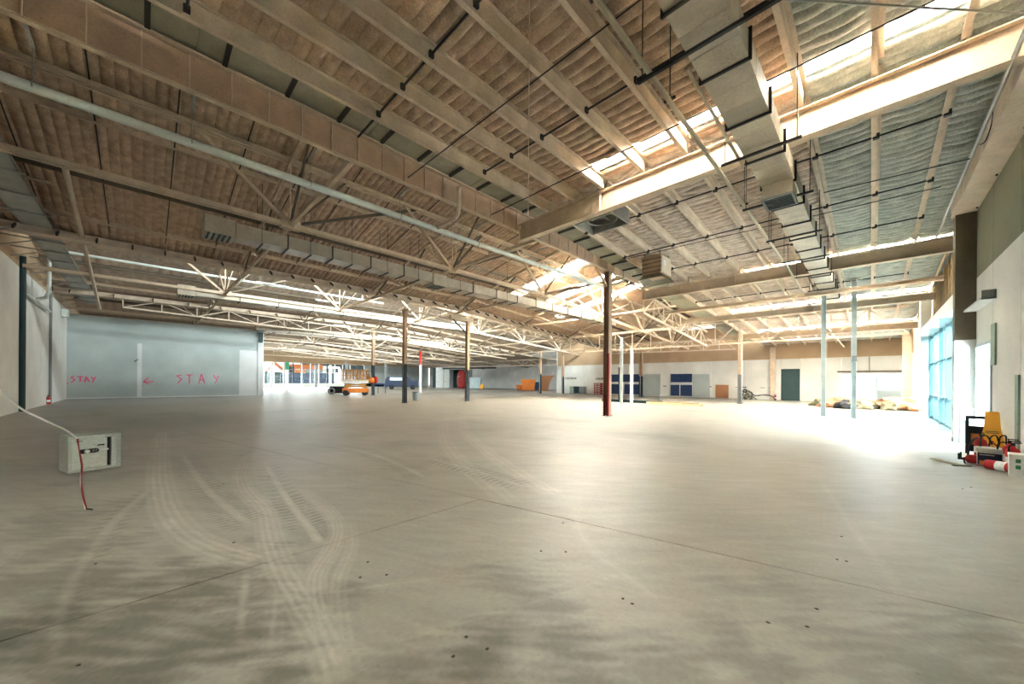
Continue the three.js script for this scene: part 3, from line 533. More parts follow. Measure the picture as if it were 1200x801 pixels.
// ---------- pipes ----------
tag(mesh('sprinkler_main', path([[-9, 5.86, 3.6], [-9, 5.9, -8], [-9, 5.97, -16.2]], 0.075, 12), M.pipeWhite), 'thick white sprinkler main running past the plate girder', 'pipe');
tag(mesh('sprinkler_branch', path([[-8.98, 5.92, -5.95], [-7.95, 5.94, -5.95], [-7.95, 6.72, -5.95]], 0.055, 10, 0.25), M.creamPale), 'bent riser branching up from the sprinkler main beside the girder', 'pipe');
tag(mesh('sprinkler_branch', path([[-8.98, 5.97, -15.2], [-7.98, 6.03, -15.2], [-7.98, 6.5, -15.2]], 0.05, 10, 0.25), M.galv), 'bent riser branching up beside the red marked column', 'pipe');
for (const z of [1.2, -0.6, -2.6, -4.8, -7.5, -10.5, -13.5]) tag(mesh('pipe_hanger', [rod([-9, 5.9, z], [-9, 6.5, z], 0.008, 5), new THREE.TorusGeometry(0.082, 0.01, 6, 16).translate(-9, 5.9, z), bx(-9.05, -8.3, 6.46, 6.5, z - 0.02, z + 0.02)], M.galv), 'thin hanger carrying the sprinkler main', 'pipe hanger', 'hangers of the sprinkler main');
tag(mesh('long_pipe', path([[-2.12, 5.62, -1.5], [-2.12, 5.6, -16], [-2.12, 5.2, -24], onZ(989, 406, -37)], 0.036, 8), M.pipeTan), 'long tan pipe slung beside the duct towards the north wall', 'pipe');
tag(mesh('short_pipe', path([onY(805, 80, 5.6), onY(871, 195, 5.6)], 0.026, 8), M.pipeTan), 'short tan pipe running alongside the duct by the skylight', 'pipe');
for (const z of [-3.4, -5.4, -9.8, -13, -16]) tag(mesh('pipe_clip', [bx(-2.2, -2.04, 5.63, 5.66, z - 0.02, z + 0.02), rod([-2.12, 5.64, z], [-2.12, eastRoof(z), z], 0.008, 5)], M.darkSteel), 'dark clip and rod carrying the long tan pipe', 'pipe hanger', 'clips of the long tan pipe');
// second white pipe at the south wall
{
  const p = onX(58, 292, -29), q = onX(58, 348, -29), e = onX(410, 352, -29);
  tag(mesh('white_pipe', path([[-29, q[1] - 0.2, 3.75], [-29, q[1], p[2]], p, [-29, p[1] + 0.05, -14]], 0.075, 10, 0.3), M.pipeWhite), 'white pipe that climbs the south wall and turns under the roof', 'pipe');
  const a = onX(412, 352, -28.9);
  tag(mesh('riser_stub', path([[-28.9, p[1], -12.2], [-28.9, p[1] + 0.8, -12.2]], 0.055, 8), M.pipeWhite), 'short white riser near the end of the white pipe', 'pipe');
}
tag(mesh('sloping_strut', path([onX(76, 196, -16), onX(117, 362, -34)], 0.07, 8), M.creamPale), 'pale tubular strut sloping down towards the grey partition', 'strut');
tag(mesh('wall_pipe', path([[-15.2, 7.2, 3.2], onX(20, 205, -17.5), onX(75, 218, -19)], 0.05, 8), M.pipeTan), 'tan pipe bending over the cable tray', 'pipe');
// ---------- sawtooth bays: trusses, purlins, valley gutters ----------
const TZ = [-3.3, -9.7, -16.1, -22.5, -28.9, -35.3];
const chordY = (z) => 6.48 + westDrop(z) * 0.9;
for (let k = 0; k < 5; k++) {
  const xa = PX0 - BAY * k, xb = xa - BAY, yOf = toothY(k), mat = M.cream;
  const bayName = ['first', 'second', 'third', 'fourth', 'fifth'][k];
  for (const z of TZ) {
    const t = thing('roof_truss', NTH[TZ.indexOf(z)] + ' cross truss from the south wall in the ' + bayName + ' sawtooth bay', 'truss', [0, 0, 0], 0, 'cross trusses of the ' + bayName + ' sawtooth bay');
    const yb = chordY(z), yt = (x) => yOf(x, z) - 0.28;
    const bc = mesh('bottom_chord', bar([xa - 0.1, yb, z], [xb + 0.1, yb, z], 0.1, 0.12), mat, t);
    mesh('top_chord', bar([xa - 0.1, yt(xa - 0.1), z], [xb + 0.1, yt(xb + 0.1), z], 0.09, 0.1), mat, t);
    const nodes = [0.4, 5.1, 9.4, 12.9].map((d) => xa - d), tops = [2.6, 7.3, 11.2].map((d) => xa - d);
    const zig = []; nodes.forEach((n, i) => { zig.push([n, yb]); if (tops[i]) zig.push([tops[i], yt(tops[i])]); });
    for (let i = 0; i < zig.length - 1; i++) mesh('web', bar([zig[i][0], zig[i][1], z], [zig[i + 1][0], zig[i + 1][1], z], 0.06, 0.06), i % 2 ? M.brown : mat, t);
    mesh('hanger', bar([nodes[1], yb, z], [nodes[1], yt(nodes[1]), z], 0.035, 0.035), mat, t);
    mesh('gusset', bx(nodes[1] - 0.25, nodes[1] + 0.25, yb - 0.1, yb + 0.18, z - 0.06, z - 0.045), mat, bc);
  }
  // longitudinal ridge truss
  const gx = xa - 5.1, g = thing('ridge_truss', 'longitudinal lattice truss along the ' + bayName + ' sawtooth bay', 'truss', [gx, 0, 0]);
  const zTop = (z) => toothY(k)(gx, z) - 0.2;
  for (const [z0, z1] of [[SOUTHZ - 0.1, -16.5], [-16.5, NORTHZ + 0.1]]) {
    mesh('top_chord', [bar([-0.08, zTop(z0), z0], [-0.08, zTop(z1), z1], 0.07, 0.13), bar([0.08, zTop(z0), z0], [0.08, zTop(z1), z1], 0.07, 0.13)], mat, g);
    mesh('bottom_chord', [bar([-0.07, chordY(z0), z0], [-0.07, chordY(z1), z1], 0.06, 0.14), bar([0.07, chordY(z0), z0], [0.07, chordY(z1), z1], 0.06, 0.14)], mat, g);
  }
  TZ.forEach((z, i) => {
    const B = [0, chordY(z), z];
    const web = (dz, w, m, dx = 0) => mesh('web', bar(B, [dx, zTop(z + dz), z + dz], w, w), m, g);
    web(2.4, 0.11, mat); web(-1.75, 0.07, M.brown); web(-4.6, 0.09, M.brown);
    mesh('hanger', bar(B, [0, zTop(z), z], 0.04, 0.04), mat, g); mesh('hanger', bar(B, [0.05, zTop(z - 0.5), z - 0.5], 0.03, 0.03), mat, g);
    mesh('gusset', bx(-0.11, 0.11, B[1] - 0.11, B[1] + 0.16, z - 0.28, z + 0.28), mat, g);
  });
  // purlins of the sawtooth slope
  for (let i = 0; i < 5; i++) {
    const x = xa - 0.9 - i * 2.75;
    for (const [z0, z1] of [[SOUTHZ - 0.05, -17], [-17, NORTHZ + 0.05]]) {
      tag(mesh('slope_purlin', section([x, yOf(x, z0) - 0.13, z0], [x, yOf(x, z1) - 0.13, z1], zProfile(0.18, 0.06, 0.012)), i % 2 ? M.brown : mat), NTH[i] + (i % 2 ? ' brown' : ' pale') + ' purlin down the ' + bayName + ' sawtooth slope, ' + (z0 > 0 ? 'south' : 'north') + ' length', 'purlin', 'purlins of the ' + bayName + ' sawtooth bay');
    }
  }
  // valley gutter with brackets
  const gu = thing('valley_gutter', 'box gutter with dark brackets at the foot of the ' + bayName + ' sawtooth slope', 'gutter', [xb, 0, 0]);
  for (const [z0, z1] of [[SOUTHZ - 0.05, -17], [-17, NORTHZ + 0.05]]) mesh('trough', bar([0, 6.86 + westDrop(z0), z0], [0, 6.86 + westDrop(z1), z1], 0.55, 0.26), M.creamPale, gu);
  if (k < 2) for (let z = 3.2; z > -38; z -= k ? 1.8 : 0.95) mesh('bracket', bar([0.3, 6.9 + westDrop(z), z], [0.72, 6.68 + westDrop(z), z], 0.05, 0.1), M.darkSteel, gu);
}
// bridging rods on the first slope
for (let i = 0; i < 14; i++) { const z = 2.5 - i * 1.55, yOf = toothY(0); tag(mesh('slope_bridging', rod([-9.3, yOf(-9.3, z) - 0.16, z], [-20.9, yOf(-20.9, z) - 0.16, z], 0.018, 5), M.darkSteel), (NTH[i] ?? ['eleventh', 'twelfth', 'thirteenth', 'fourteenth'][i - 10]) + ' dark bridging rod from the south wall on the first sawtooth slope', 'bridging', 'bridging rods of the first sawtooth slope'); }
// lattice girders on the column lines and the east truss
function lattice(a, b, h, n, label, mat = M.creamPale) {
  const t = thing('lattice_girder', label, 'truss'), A = V(a), B = V(b), at = (f, y) => { const p = A.clone().lerp(B, f); p.y += y; return p; };
  mesh('bottom_chord', bar(at(0, 0), at(1, 0), 0.09, 0.1), mat, t); mesh('top_chord', bar(at(0, h), at(1, h), 0.09, 0.1), mat, t);
  for (let i = 0; i < n; i++) { mesh('web', bar(at(i / n, i % 2 ? h : 0), at((i + 1) / n, i % 2 ? 0 : h), 0.05, 0.05), mat, t); mesh('post', bar(at(i / n, 0), at(i / n, h), 0.05, 0.05), mat, t); }
  return t;
}
lattice([-20, 4.2, -28.0], [1.4, 4.15, -28.0], 1.45, 14, 'pale lattice girder spanning east to west before the north wall');
lattice([-8.2, 5.0, -17.7], [-8.3, 4.1, -28], 1.0, 8, 'pale lattice girder between the two columns of the girder line');
lattice([-21.7, 6.1, -12.2], [-21.7, 5.3, -30], 0.5, 14, 'pale lattice girder over the pair of teal columns');
lattice([-35.1, 6.2, 1], [-35.1, 5.0, -36], 0.7, 20, 'pale lattice girder two bays west of the teal columns');
lattice([-48.5, 5.7, 2], [-48.5, 4.6, -50], 0.9, 22, 'pale lattice girder three bays west of the teal columns');
lattice([-62, 5.2, 0], [-62, 4.6, -53], 0.9, 20, 'pale lattice girder four bays west of the teal columns');
lattice([-20.5, 4.5, -34.5], [-8, 4.3, -34.5], 0.9, 10, 'pale lattice girder close to the blue wall panels');
lattice([-62, 4.3, -44], [-30.4, 4.0, -44], 0.9, 18, 'pale lattice girder across the far north west of the hall');
// strip lamps of the sawtooth bays (unlit tubes)
for (const [x, z] of [[-24.6, -5.2], [-27, -9], [-29.5, -14], [-26.5, -20], [-38, -14], [-41, -20]]) {
  const l = thing('strip_lamp', 'white fluorescent batten under a sawtooth slope', 'lamp', [x, 6.95 + westDrop(z), z], 0, 'fluorescent battens of the sawtooth bays');
  mesh('body', bx(-0.06, 0.06, 0, 0.07, -0.8, 0.8), M.white, l); mesh('tube', rod([0, -0.02, -0.75], [0, -0.02, 0.75], 0.018, 8), M.white, l);
  mesh('hanger_rod', [rod([0, 0.07, -0.6], [0, 0.5, -0.6], 0.008, 5), rod([0, 0.07, 0.6], [0, 0.5, 0.6], 0.008, 5)], M.galv, l);
}
// cable tray along the south wall
const tray = thing('cable_tray', 'perforated metal cable tray along the head of the south wall', 'cable tray', [0, 6.95, 0]);
mesh('base', bx(-8, -41, 0, 0.012, 2.35, 3.1), M.galv, tray); mesh('side', bx(-8, -41, 0, 0.09, 2.35, 2.37), M.galv, tray); mesh('side', bx(-8, -41, 0, 0.09, 3.08, 3.1), M.galv, tray);
for (let i = 0; i < 16; i++) { const x = -12.5 - i * 1.8; mesh('bracket', [bar([x, -0.02, 2.25], [x, -0.02, 3.88], 0.05, 0.04), bar([x, -0.02, 2.9], [x, -0.45, 3.88], 0.04, 0.03)], M.galv, tray); }
conduit([-26.9, 0, 3.82], [-26.9, 6.9, 3.82], 0.11, 'dark green upright pipe on the south wall', M.doorGreen, 'wall_pipe'); conduit([-34, 0, 3.83], [-34, 6.5, 3.83], 0.06, 'slim upright conduit on the south wall beside the partition', M.grey, 'wall_conduit');
conduit([-27, 5.3, 3.75], [-33, 5.25, 3.75], 0.07, 'horizontal pipe joining the uprights on the south wall', M.pipeWhite, 'wall_pipe');
tag(mesh('wall_box', bx(-38.2, -38.9, 5.6, 6.1, 3.88, 3.6), M.pipeWhite), 'small white housing at the top corner of the grey partition', 'box');

// ---------- columns ----------
function hColumn(name, label, pos, h, mats, split, size = 0.2, group) {   // H section, painted in two bands
  const c = thing(name, label, 'column', pos, 0, group), s = size / 2;
  const prof = iProfile(size, size, 0.02, 0.025), seg = (y0, y1, m, n) => mesh(n, section([0, y0, 0], [0, y1, 0], prof), m, c);
  if (split > 0) seg(0, split, mats[0], 'lower_shaft');
  seg(split, h, mats[1], 'shaft');
  mesh('base_plate', bx(-s - 0.05, s + 0.05, 0, 0.02, -s - 0.05, s + 0.05), M.grey, c);
  return c;
}
const facing = (p) => Math.atan2(-p[0], -p[2]);
const at = (x, y) => { const p = onY(x, y, 0); return [p[0], 0, p[2]]; };
const c711 = hColumn('steel_column', 'tan steel column with red painted edges under the plate girder', [-8.3, 0, -14.4], 6.38, [M.tan, M.tan], 2.2, 0.26);
mesh('red_band', bx(0.06, 0.135, 0.02, 2.75, 0.05, 0.14), M.red, c711); mesh('red_band', bx(-0.1, -0.02, 0.02, 0.95, 0.125, 0.142), M.red, c711);
mesh('knee_brace', bar([0, 5.7, 0.1], [0, 6.35, 1.0], 0.09, 0.09), M.tan, c711); mesh('knee_brace', bar([0, 5.0, -0.1], [0, 5.4, -1.6], 0.08, 0.08), M.tan, c711);
function teal(px, py, top, split, label, size = 0.24) {
  const c = hColumn('steel_column', label, at(px, py), top, [M.colNavy, M.tan], split, size);
  mesh('pale_edge', bx(-0.03, 0.035, 0.02, split, size / 2, size / 2 + 0.012), M.colBlue, c);
  return c;
}
const t474 = teal(474, 472, 6.25, 2.6, 'tall column with dark teal foot beside the orange lift'); mesh('knee_brace', bar([0.05, 5.1, -0.1], [0.05, 5.95, -1.5], 0.09, 0.09), M.cream, t474);
const t547 = teal(547.5, 470, 6.05, 2.3, 'column with dark teal foot and a bracket head'); mesh('head_bracket', bar([0, 6.0, 1.6], [0, 6.0, -0.4], 0.3, 0.24), M.creamPale, t547); mesh('knee_brace', bar([0, 5.0, 0.1], [0, 5.85, 1.3], 0.09, 0.09), M.brown, t547);
const t437 = teal(437, 463, 6.3, 3.0, 'pale column with dark foot standing at the back of the orange lift', 0.26); mesh('knee_brace', bar([0, 4.7, 0.1], [0, 5.7, 1.6], 0.1, 0.1), M.creamPale, t437); mesh('knee_brace', bar([0, 4.7, -0.1], [0, 5.7, -1.6], 0.1, 0.1), M.creamPale, t437);
teal(633, 461, 5.2, 2.4, 'column with dark foot and white bands beside the brown board'); teal(659.5, 461, 4.9, 2.1, 'column with dark foot near the black wall lettering');
teal(751, 465, 4.6, 2.1, 'column with black foot in front of the blue wall panels', 0.3);
hColumn('steel_column', 'blue grey column with cream head near the dark green door', at(867, 473), 5.1, [M.grey, M.creamPale], 2.1, 0.24);
for (const [px, py, h, lab] of [[964.5, 487.5, 5.75, 'tall pale blue post next to its twin, nearer the dark door'], [1000, 490, 5.95, 'tall pale blue post next to its twin, nearer the shopfront']]) {
  const c = thing('blue_post', lab, 'column', at(px, py)); mesh('shaft', section([0, 0, 0], [0, h, 0], iProfile(0.17, 0.17, 0.016, 0.02)), M.colBlue, c); mesh('base_plate', bx(-0.13, 0.13, 0, 0.015, -0.13, 0.13), M.colBlue, c); mesh('cap_plate', bx(-0.13, 0.13, h, h + 0.015, -0.13, 0.13), M.cream, c);
  if (px > 990) mesh('switch_box', bx(-0.05, 0.1, 2.45, 2.7, 0.085, 0.13), M.grey, c);
}
for (const [px, py, h, lab] of [[728, 472.5, 4.6, 'slim pale blue post in front of the blue wall panels, nearer the red marked column'], [740, 473, 3.8, 'slim white post in front of the blue wall panels']]) { const c = thing('slim_post', lab, 'column', at(px, py)); mesh('shaft', bx(-0.09, 0.09, 0, h, -0.06, 0.06), px < 735 ? M.colBlue : M.white, c); mesh('base_plate', bx(-0.14, 0.14, 0, 0.015, -0.1, 0.1), M.grey, c); }
{ const c = thing('slim_post', 'dark slim post beside the blue wall panels', 'column', at(726, 469)); mesh('shaft', bx(-0.07, 0.07, 0, 2.7, -0.07, 0.07), M.colTeal, c); mesh('base_plate', bx(-0.12, 0.12, 0, 0.015, -0.12, 0.12), M.grey, c); }
{ const c = thing('pipe_post', 'white post with a red band, bent over at the top', 'column', at(492.5, 459)); mesh('shaft', rod([0, 0, 0], [0, 3.6, 0], 0.16, 10), M.white, c); mesh('red_band', rod([0, 3.6, 0], [0, 5.4, 0], 0.165, 10), M.redBright, c); mesh('bent_head', path([[0, 5.4, 0], [0, 6.0, 0], [2.5, 6.1, -2.5]], 0.1, 8), M.creamPale, c); }
for (const [px, py, h, m] of [[406, 455.5, 4.6, 0], [452, 455, 4.6, 0], [370, 453.5, 4.6, 0], [387, 453.5, 4.6, 1], [318, 453.5, 4.6, 1]]) { const c = thing('far_column', m ? 'pale column before the open west front' : 'dark column before the open west front', 'column', at(px, py), 0, m ? 'pale far columns' : 'dark far columns'); mesh('shaft', bx(-0.2, 0.2, 0, h, -0.2, 0.2), m ? M.white : M.grey, c); }
{ const c = thing('far_column', 'white far column with a green head at the open west front', 'column', at(336, 454)); mesh('shaft', bx(-0.25, 0.25, 0, 3.4, -0.25, 0.25), M.white, c); mesh('green_head', bx(-0.3, 0.3, 3.4, 4.8, -0.3, 0.3), M.green, c); }

// ---------- north wall fittings ----------
const NF = NORTHZ + 0.03;
for (const [x0, x1, lab] of [[-22.4, -18.4, 'wide blue painted roller panel on the north wall behind the pale posts'], [-15.2, -13.05, 'narrower blue painted panel on the north wall next to a pale panel']]) {
  const g = thing('blue_shutter', lab, 'shutter', [x0, 0.1, NF]); const w = x1 - x0;
  mesh('upper_board', bx(0, w, 1.42, 2.3, -0.025, 0.03), M.blue, g); mesh('lower_board', bx(0, w * 0.42, 0, 1.15, -0.025, 0.03), M.blue, g); mesh('lower_board', bx(w * 0.47, w, 0, 1.15, -0.025, 0.03), M.blue, g); mesh('white_band', bx(0, w, 1.17, 1.4, -0.025, 0.04), M.white, g); mesh('white_strip', bx(w * 0.42, w * 0.47, 0, 1.15, -0.025, 0.025), M.white, g);
}
tag(mesh('pale_panel', bx(-13.0, -11.4, 0.05, 2.35, NORTHZ, NF + 0.03), M.wallGreyBlue), 'pale grey panel beside the narrower blue panel', 'wall panel');
tag(mesh('pale_panel', bx(-18.2, -16.3, 0.05, 2.4, NORTHZ, NF + 0.02), M.wallGreyBlue), 'pale grey panel between the two blue panels', 'wall panel');
tag(mesh('brown_board', bx(-10.85, -9.75, 0.02, 1.3, NORTHZ + 0.02, NORTHZ + 0.1), M.card), 'brown board leaning on the north wall', 'board');
for (let i = 0; i < 9; i++) { const x = [-12.6, -11.6, -9.2, -8.6, -7.2, -16.9, -17.6, -16, -6.6][i]; tag(mesh('wall_scar', bx(x, x + 0.35, 1.02 + (i % 3) * 0.02, 1.1 + (i % 2) * 0.05, NORTHZ, NORTHZ + 0.012), M.grey), 'grey scar where a shelf was torn off the north wall', 'mark', 'scars on the north wall'); }
for (const [a, b, n, lab] of [[662.5, 443, 9, 'row of small black illegible letters on the north wall, left of the crates'], [698, 443.5, 6, 'row of small black illegible letters above the red and white crate stack']]) {
  const p = onZ(a, b, NORTHZ), g = thing('wall_lettering', lab, 'lettering', [p[0], p[1] - 0.13, NORTHZ]);
  for (let i = 0; i < n; i++) mesh('letter', i % 3 ? [bx(i * 0.2, i * 0.2 + 0.045, 0, 0.26, 0, 0.01), bx(i * 0.2 + 0.1, i * 0.2 + 0.15, 0, 0.26, 0, 0.01), bx(i * 0.2, i * 0.2 + 0.15, 0.1, 0.15, 0, 0.01)] : [bx(i * 0.2, i * 0.2 + 0.045, 0, 0.26, 0, 0.01), bx(i * 0.2, i * 0.2 + 0.15, 0.21, 0.26, 0, 0.01), bx(i * 0.2, i * 0.2 + 0.15, 0, 0.05, 0, 0.01)], M.black, g);
}
for (const [x, m, w] of [[-27.75, M.paleGreen, 0.6], [-27.1, M.colTeal, 0.75], [-26.3, M.grey, 0.7]]) { const g = thing('metal_crate', ['pale green', 'dark green', 'grey'][[M.paleGreen, M.colTeal, M.grey].indexOf(m)] + ' metal cabinet on the floor by the north wall', 'cabinet', [x, 0, NORTHZ + 0.5]); mesh('body', bx(0, w, 0.05, 0.85, -0.3, 0.3), m, g); mesh('lid', bx(-0.02, w + 0.02, 0.85, 0.9, -0.32, 0.32), m, g); mesh('front_panel', bx(0.06, w - 0.06, 0.15, 0.75, 0.3, 0.315), m, g); mesh('foot', [bx(0, 0.08, 0, 0.05, -0.3, 0.3), bx(w - 0.08, w, 0, 0.05, -0.3, 0.3)], M.darkSteel, g); }
{ const g = thing('crate_stack', 'red and white stacked bottle crates by the north wall', 'crate', [-24.3, 0, NORTHZ + 0.35]); for (let i = 0; i < 5; i++) { mesh('crate', bx(0, 1.0, i * 0.28, i * 0.28 + 0.24, -0.2, 0.2), M.red, g); mesh('white_slot', [bx(0.12, 0.44, i * 0.28 + 0.06, i * 0.28 + 0.16, 0.2, 0.208), bx(0.56, 0.88, i * 0.28 + 0.06, i * 0.28 + 0.16, 0.2, 0.208)], M.white, g); } }
{ const g = thing('leaning_board', 'tall warped brown cardboard sheet leaning at the north west corner', 'board', [...at(638, 458)]); const s = new THREE.Shape(); s.moveTo(-1, 0); s.lineTo(0.6, 0); s.quadraticCurveTo(0.7, 1.6, 1.5, 2.5); s.lineTo(-0.5, 2.4); s.quadraticCurveTo(-0.9, 1.2, -1, 0); mesh('sheet', new THREE.ExtrudeGeometry(s, { depth: 0.05, bevelEnabled: false }).rotateX(-0.1).rotateY(0.6), M.card, g); mesh('folded_flap', bar([1.1, 2.4, -0.5], [1.9, 2.25, -0.9], 0.3, 0.03), M.card, g); }
// skips and bins at the north west
function skip(px, py, w, h, m, label) { const g = thing('skip_bin', label, 'skip', at(px, py), 0.75); const s = new THREE.Shape(); s.moveTo(-w * 0.4, 0.1); s.lineTo(w * 0.4, 0.1); s.lineTo(w * 0.5, h); s.lineTo(-w * 0.5, h); mesh('body', new THREE.ExtrudeGeometry(s, { depth: 1.4, bevelEnabled: false }), m, g); mesh('rim', [bx(-w * 0.52, w * 0.52, h, h + 0.08, -0.05, 0.05), bx(-w * 0.52, w * 0.52, h, h + 0.08, 1.35, 1.45)], m, g); mesh('wheel', [new THREE.CylinderGeometry(0.12, 0.12, 0.1, 12).rotateX(Math.PI / 2).translate(-w * 0.3, 0.12, 1.3), new THREE.CylinderGeometry(0.12, 0.12, 0.1, 12).rotateX(Math.PI / 2).translate(w * 0.3, 0.12, 1.3)], M.rubber, g); mesh('rib', [bx(-w * 0.2, -w * 0.16, 0.12, h, 1.4, 1.46), bx(w * 0.16, w * 0.2, 0.12, h, 1.4, 1.46)], m, g); }
skip(612, 457, 2.1, 0.85, M.orange, 'low orange skip at the far wall'); skip(619, 457.5, 2.3, 1.75, M.orangeBright, 'tall orange skip between the low orange and the blue one'); skip(628, 457.5, 1.8, 1.35, M.blue, 'blue skip next to the column with white bands');
skip(556.5, 455.5, 2.6, 2.1, M.frameBlue, 'pale blue heaped skip in the far doorway'); skip(564, 455.5, 1.1, 0.8, M.yellow, 'small yellow bin in the far doorway');
{ const g = thing('red_tarpaulin', 'dark red draped bundle in the far doorway', 'bundle', at(541, 454.8)); const q = new THREE.SphereGeometry(1, 16, 12).scale(1.1, 2.2, 0.9).translate(0, 1.6, 0); const p = q.attributes.position; for (let i = 0; i < p.count; i++) { p.setX(i, p.getX(i) * (1 + 0.25 * noise.noise(p.getX(i) * 2, p.getY(i) * 2, 1))); if (p.getY(i) < 0) p.setY(i, 0); } q.computeVertexNormals(); mesh('cover', q, M.red, g); mesh('tie', new THREE.TorusGeometry(0.8, 0.05, 6, 18).rotateX(Math.PI / 2).translate(0, 2.4, 0), M.white, g); }
{ const g = thing('door_recess', 'deep far doorway recess beside a white cubicle', 'doorway', [...at(531, 454.3)]); mesh('jamb', bx(-2.6, -2.45, 0, 4.0, -3.2, 0.1), M.wallGreyBlue, g); mesh('jamb', bx(2.45, 2.6, 0, 4.0, -3.2, 0.1), M.wallGreyBlue, g); mesh('back_wall', bx(-2.6, 2.6, 0, 4.0, -3.3, -3.2), M.doorGreen, g); mesh('soffit', bx(-2.6, 2.6, 3.9, 4.0, -3.2, 0.1), M.wallGreyBlue, g); mesh('head_trim', bx(-2.8, 10.5, 4.0, 4.3, -0.12, 0.14), M.darkSteel, g); g.rotation.y = 0.3; }
{ const g = thing('white_cubicle', 'white cubicle by the far doorway', 'cubicle', [...at(521, 454)]); mesh('box', bx(-1.6, 1.6, 0, 4.4, -1, 1), M.white, g); mesh('dark_edge', bx(-2.4, -1.62, 0, 4.3, -0.9, 0.9), M.colTeal, g); g.rotation.y = 0.5; }
// ---------- lift, car, plant outside ----------
{
  const p = at(417, 463), g = thing('scissor_lift', 'orange scissor lift with a slatted guard cage and a white deck', 'lift', p, facing(p) - 0.1);
  mesh('chassis', bx(-1.15, 1.15, 0.28, 0.72, -0.6, 0.6), M.orange, g); mesh('side_tray', bx(-0.4, 1.05, 0.32, 0.66, 0.6, 0.68), M.orangeBright, g);
  for (const [x, z] of [[-0.85, 0.55], [0.85, 0.55], [-0.85, -0.55], [0.85, -0.55]]) mesh('wheel', new THREE.CylinderGeometry(0.27, 0.27, 0.2, 18).rotateX(Math.PI / 2).translate(x, 0.27, z), M.rubber, g);
  for (let i = 0; i < 2; i++) for (const s of [-1, 1]) mesh('scissor_arm', [bar([-1.0 * s, 0.78 + i * 0.2, 0.5], [1.0 * s, 0.95 + i * 0.2, 0.5], 0.07, 0.1), bar([-1.0 * s, 0.78 + i * 0.2, -0.5], [1.0 * s, 0.95 + i * 0.2, -0.5], 0.07, 0.1)], M.ochre, g);
  mesh('deck', bx(-1.2, 1.2, 1.2, 1.42, -0.62, 0.62), M.white, g); mesh('toe_board', bx(-1.2, 1.2, 1.42, 1.55, 0.58, 0.62), M.creamPale, g);
  for (const y of [1.95, 2.5]) mesh('guard_rail', [rod([-1.2, y, 0.6], [1.2, y, 0.6], 0.035), rod([-1.2, y, -0.6], [1.2, y, -0.6], 0.035), rod([-1.2, y, -0.6], [-1.2, y, 0.6], 0.035), rod([1.2, y, -0.6], [1.2, y, 0.6], 0.035)], M.ochre, g);
  for (let i = 0; i <= 8; i++) { const x = -1.2 + i * 0.3; for (const z of [0.6, -0.6]) mesh('guard_post', rod([x, 1.42, z], [x, 2.5, z], 0.035), M.ochre, g); if (i < 8) mesh('guard_slat', bx(x + 0.06, x + 0.2, 1.5, 2.45, 0.59, 0.6), i % 2 ? M.card : M.ochre, g); }
  mesh('control_box', bx(1.0, 1.3, 1.6, 2.1, 0.1, 0.5), M.colTeal, g); mesh('load_bundle', new THREE.SphereGeometry(0.4, 14, 10).scale(1, 0.8, 0.8).translate(1.45, 1.5, 0.3), M.orangeBright, g); mesh('red_bag', new THREE.SphereGeometry(0.3, 12, 10).scale(0.7, 1.2, 0.8).translate(1.85, 1.55, 0.3), M.redBright, g);
}
{ const p = at(397, 461.5), g = thing('black_tub', 'black low tub with a tyre beside the orange lift', 'tub', p, facing(p)); mesh('tub', [bx(-0.85, 0.9, 0.1, 0.75, -0.5, 0.5)], M.rubber, g); mesh('rim', bx(-0.9, 0.95, 0.75, 0.82, -0.55, 0.55), M.black, g); mesh('tyre', new THREE.TorusGeometry(0.26, 0.09, 8, 18).translate(-0.7, 0.36, 0.55), M.grey, g); }
{ const p = at(443, 460.5), g = thing('blue_trolley', 'blue flat trolley behind the orange lift', 'trolley', p, facing(p)); mesh('bed', bx(-0.3, 1.0, 1.0, 1.15, -0.3, 0.3), M.blue, g); mesh('leg', [rod([0, 0, 0], [0, 1.0, 0], 0.04), rod([0.8, 0, 0], [0.8, 1.0, 0], 0.04)], M.blue, g); }
{ const p = at(487, 469), g = thing('round_bin', 'grey blue round bin between the teal columns', 'bin', p); mesh('bin', lathe([[0, 0], [0.2, 0], [0.24, 0.62], [0.26, 0.64], [0.22, 0.64], [0.19, 0.05], [0, 0.05]]), M.frameBlue, g); mesh('rim', new THREE.TorusGeometry(0.245, 0.015, 6, 20).rotateX(Math.PI / 2).translate(0, 0.64, 0), M.colTeal, g); }
tag(mesh('yard', bx(WESTX - 0.2, -130, -0.3, -0.05, 20, -80), M.asphalt), 'pale asphalt yard outside the open west front', 'yard');
const out = (px, X) => { const q = onX(px, 452, X); return [X, -0.05, q[2]]; };
{ const g = thing('white_truck', 'white bonneted truck parked beyond the west front', 'truck', out(396, -92), 1.2); mesh('cab', new THREE.ExtrudeGeometry((() => { const s = new THREE.Shape(); s.moveTo(-3.2, 0.9); s.lineTo(3.1, 0.9); s.lineTo(3.3, 2.4); s.quadraticCurveTo(2.6, 3.2, 0.9, 3.2); s.lineTo(0.3, 4.6); s.lineTo(-3.0, 4.7); s.lineTo(-3.2, 0.9); return s; })(), { depth: 2.4, bevelEnabled: true, bevelSize: 0.12, bevelThickness: 0.12 }), M.white, g); mesh('window', [bx(-1.0, 0.1, 3.3, 4.2, 2.5, 2.56), bx(-2.4, -1.4, 3.3, 4.2, 2.5, 2.56)], M.colNavy, g); for (const x of [-2.0, 2.0]) mesh('wheel', new THREE.CylinderGeometry(0.75, 0.75, 0.5, 18).rotateX(Math.PI / 2).translate(x, 0.75, 2.2), M.rubber, g); mesh('head_lamp', rod([2.9, 2.2, 2.5], [2.9, 2.2, 2.62], 0.35, 12), M.grey, g); mesh('bumper', bx(2.9, 3.7, 0.7, 1.3, -0.1, 2.6), M.grey, g); }
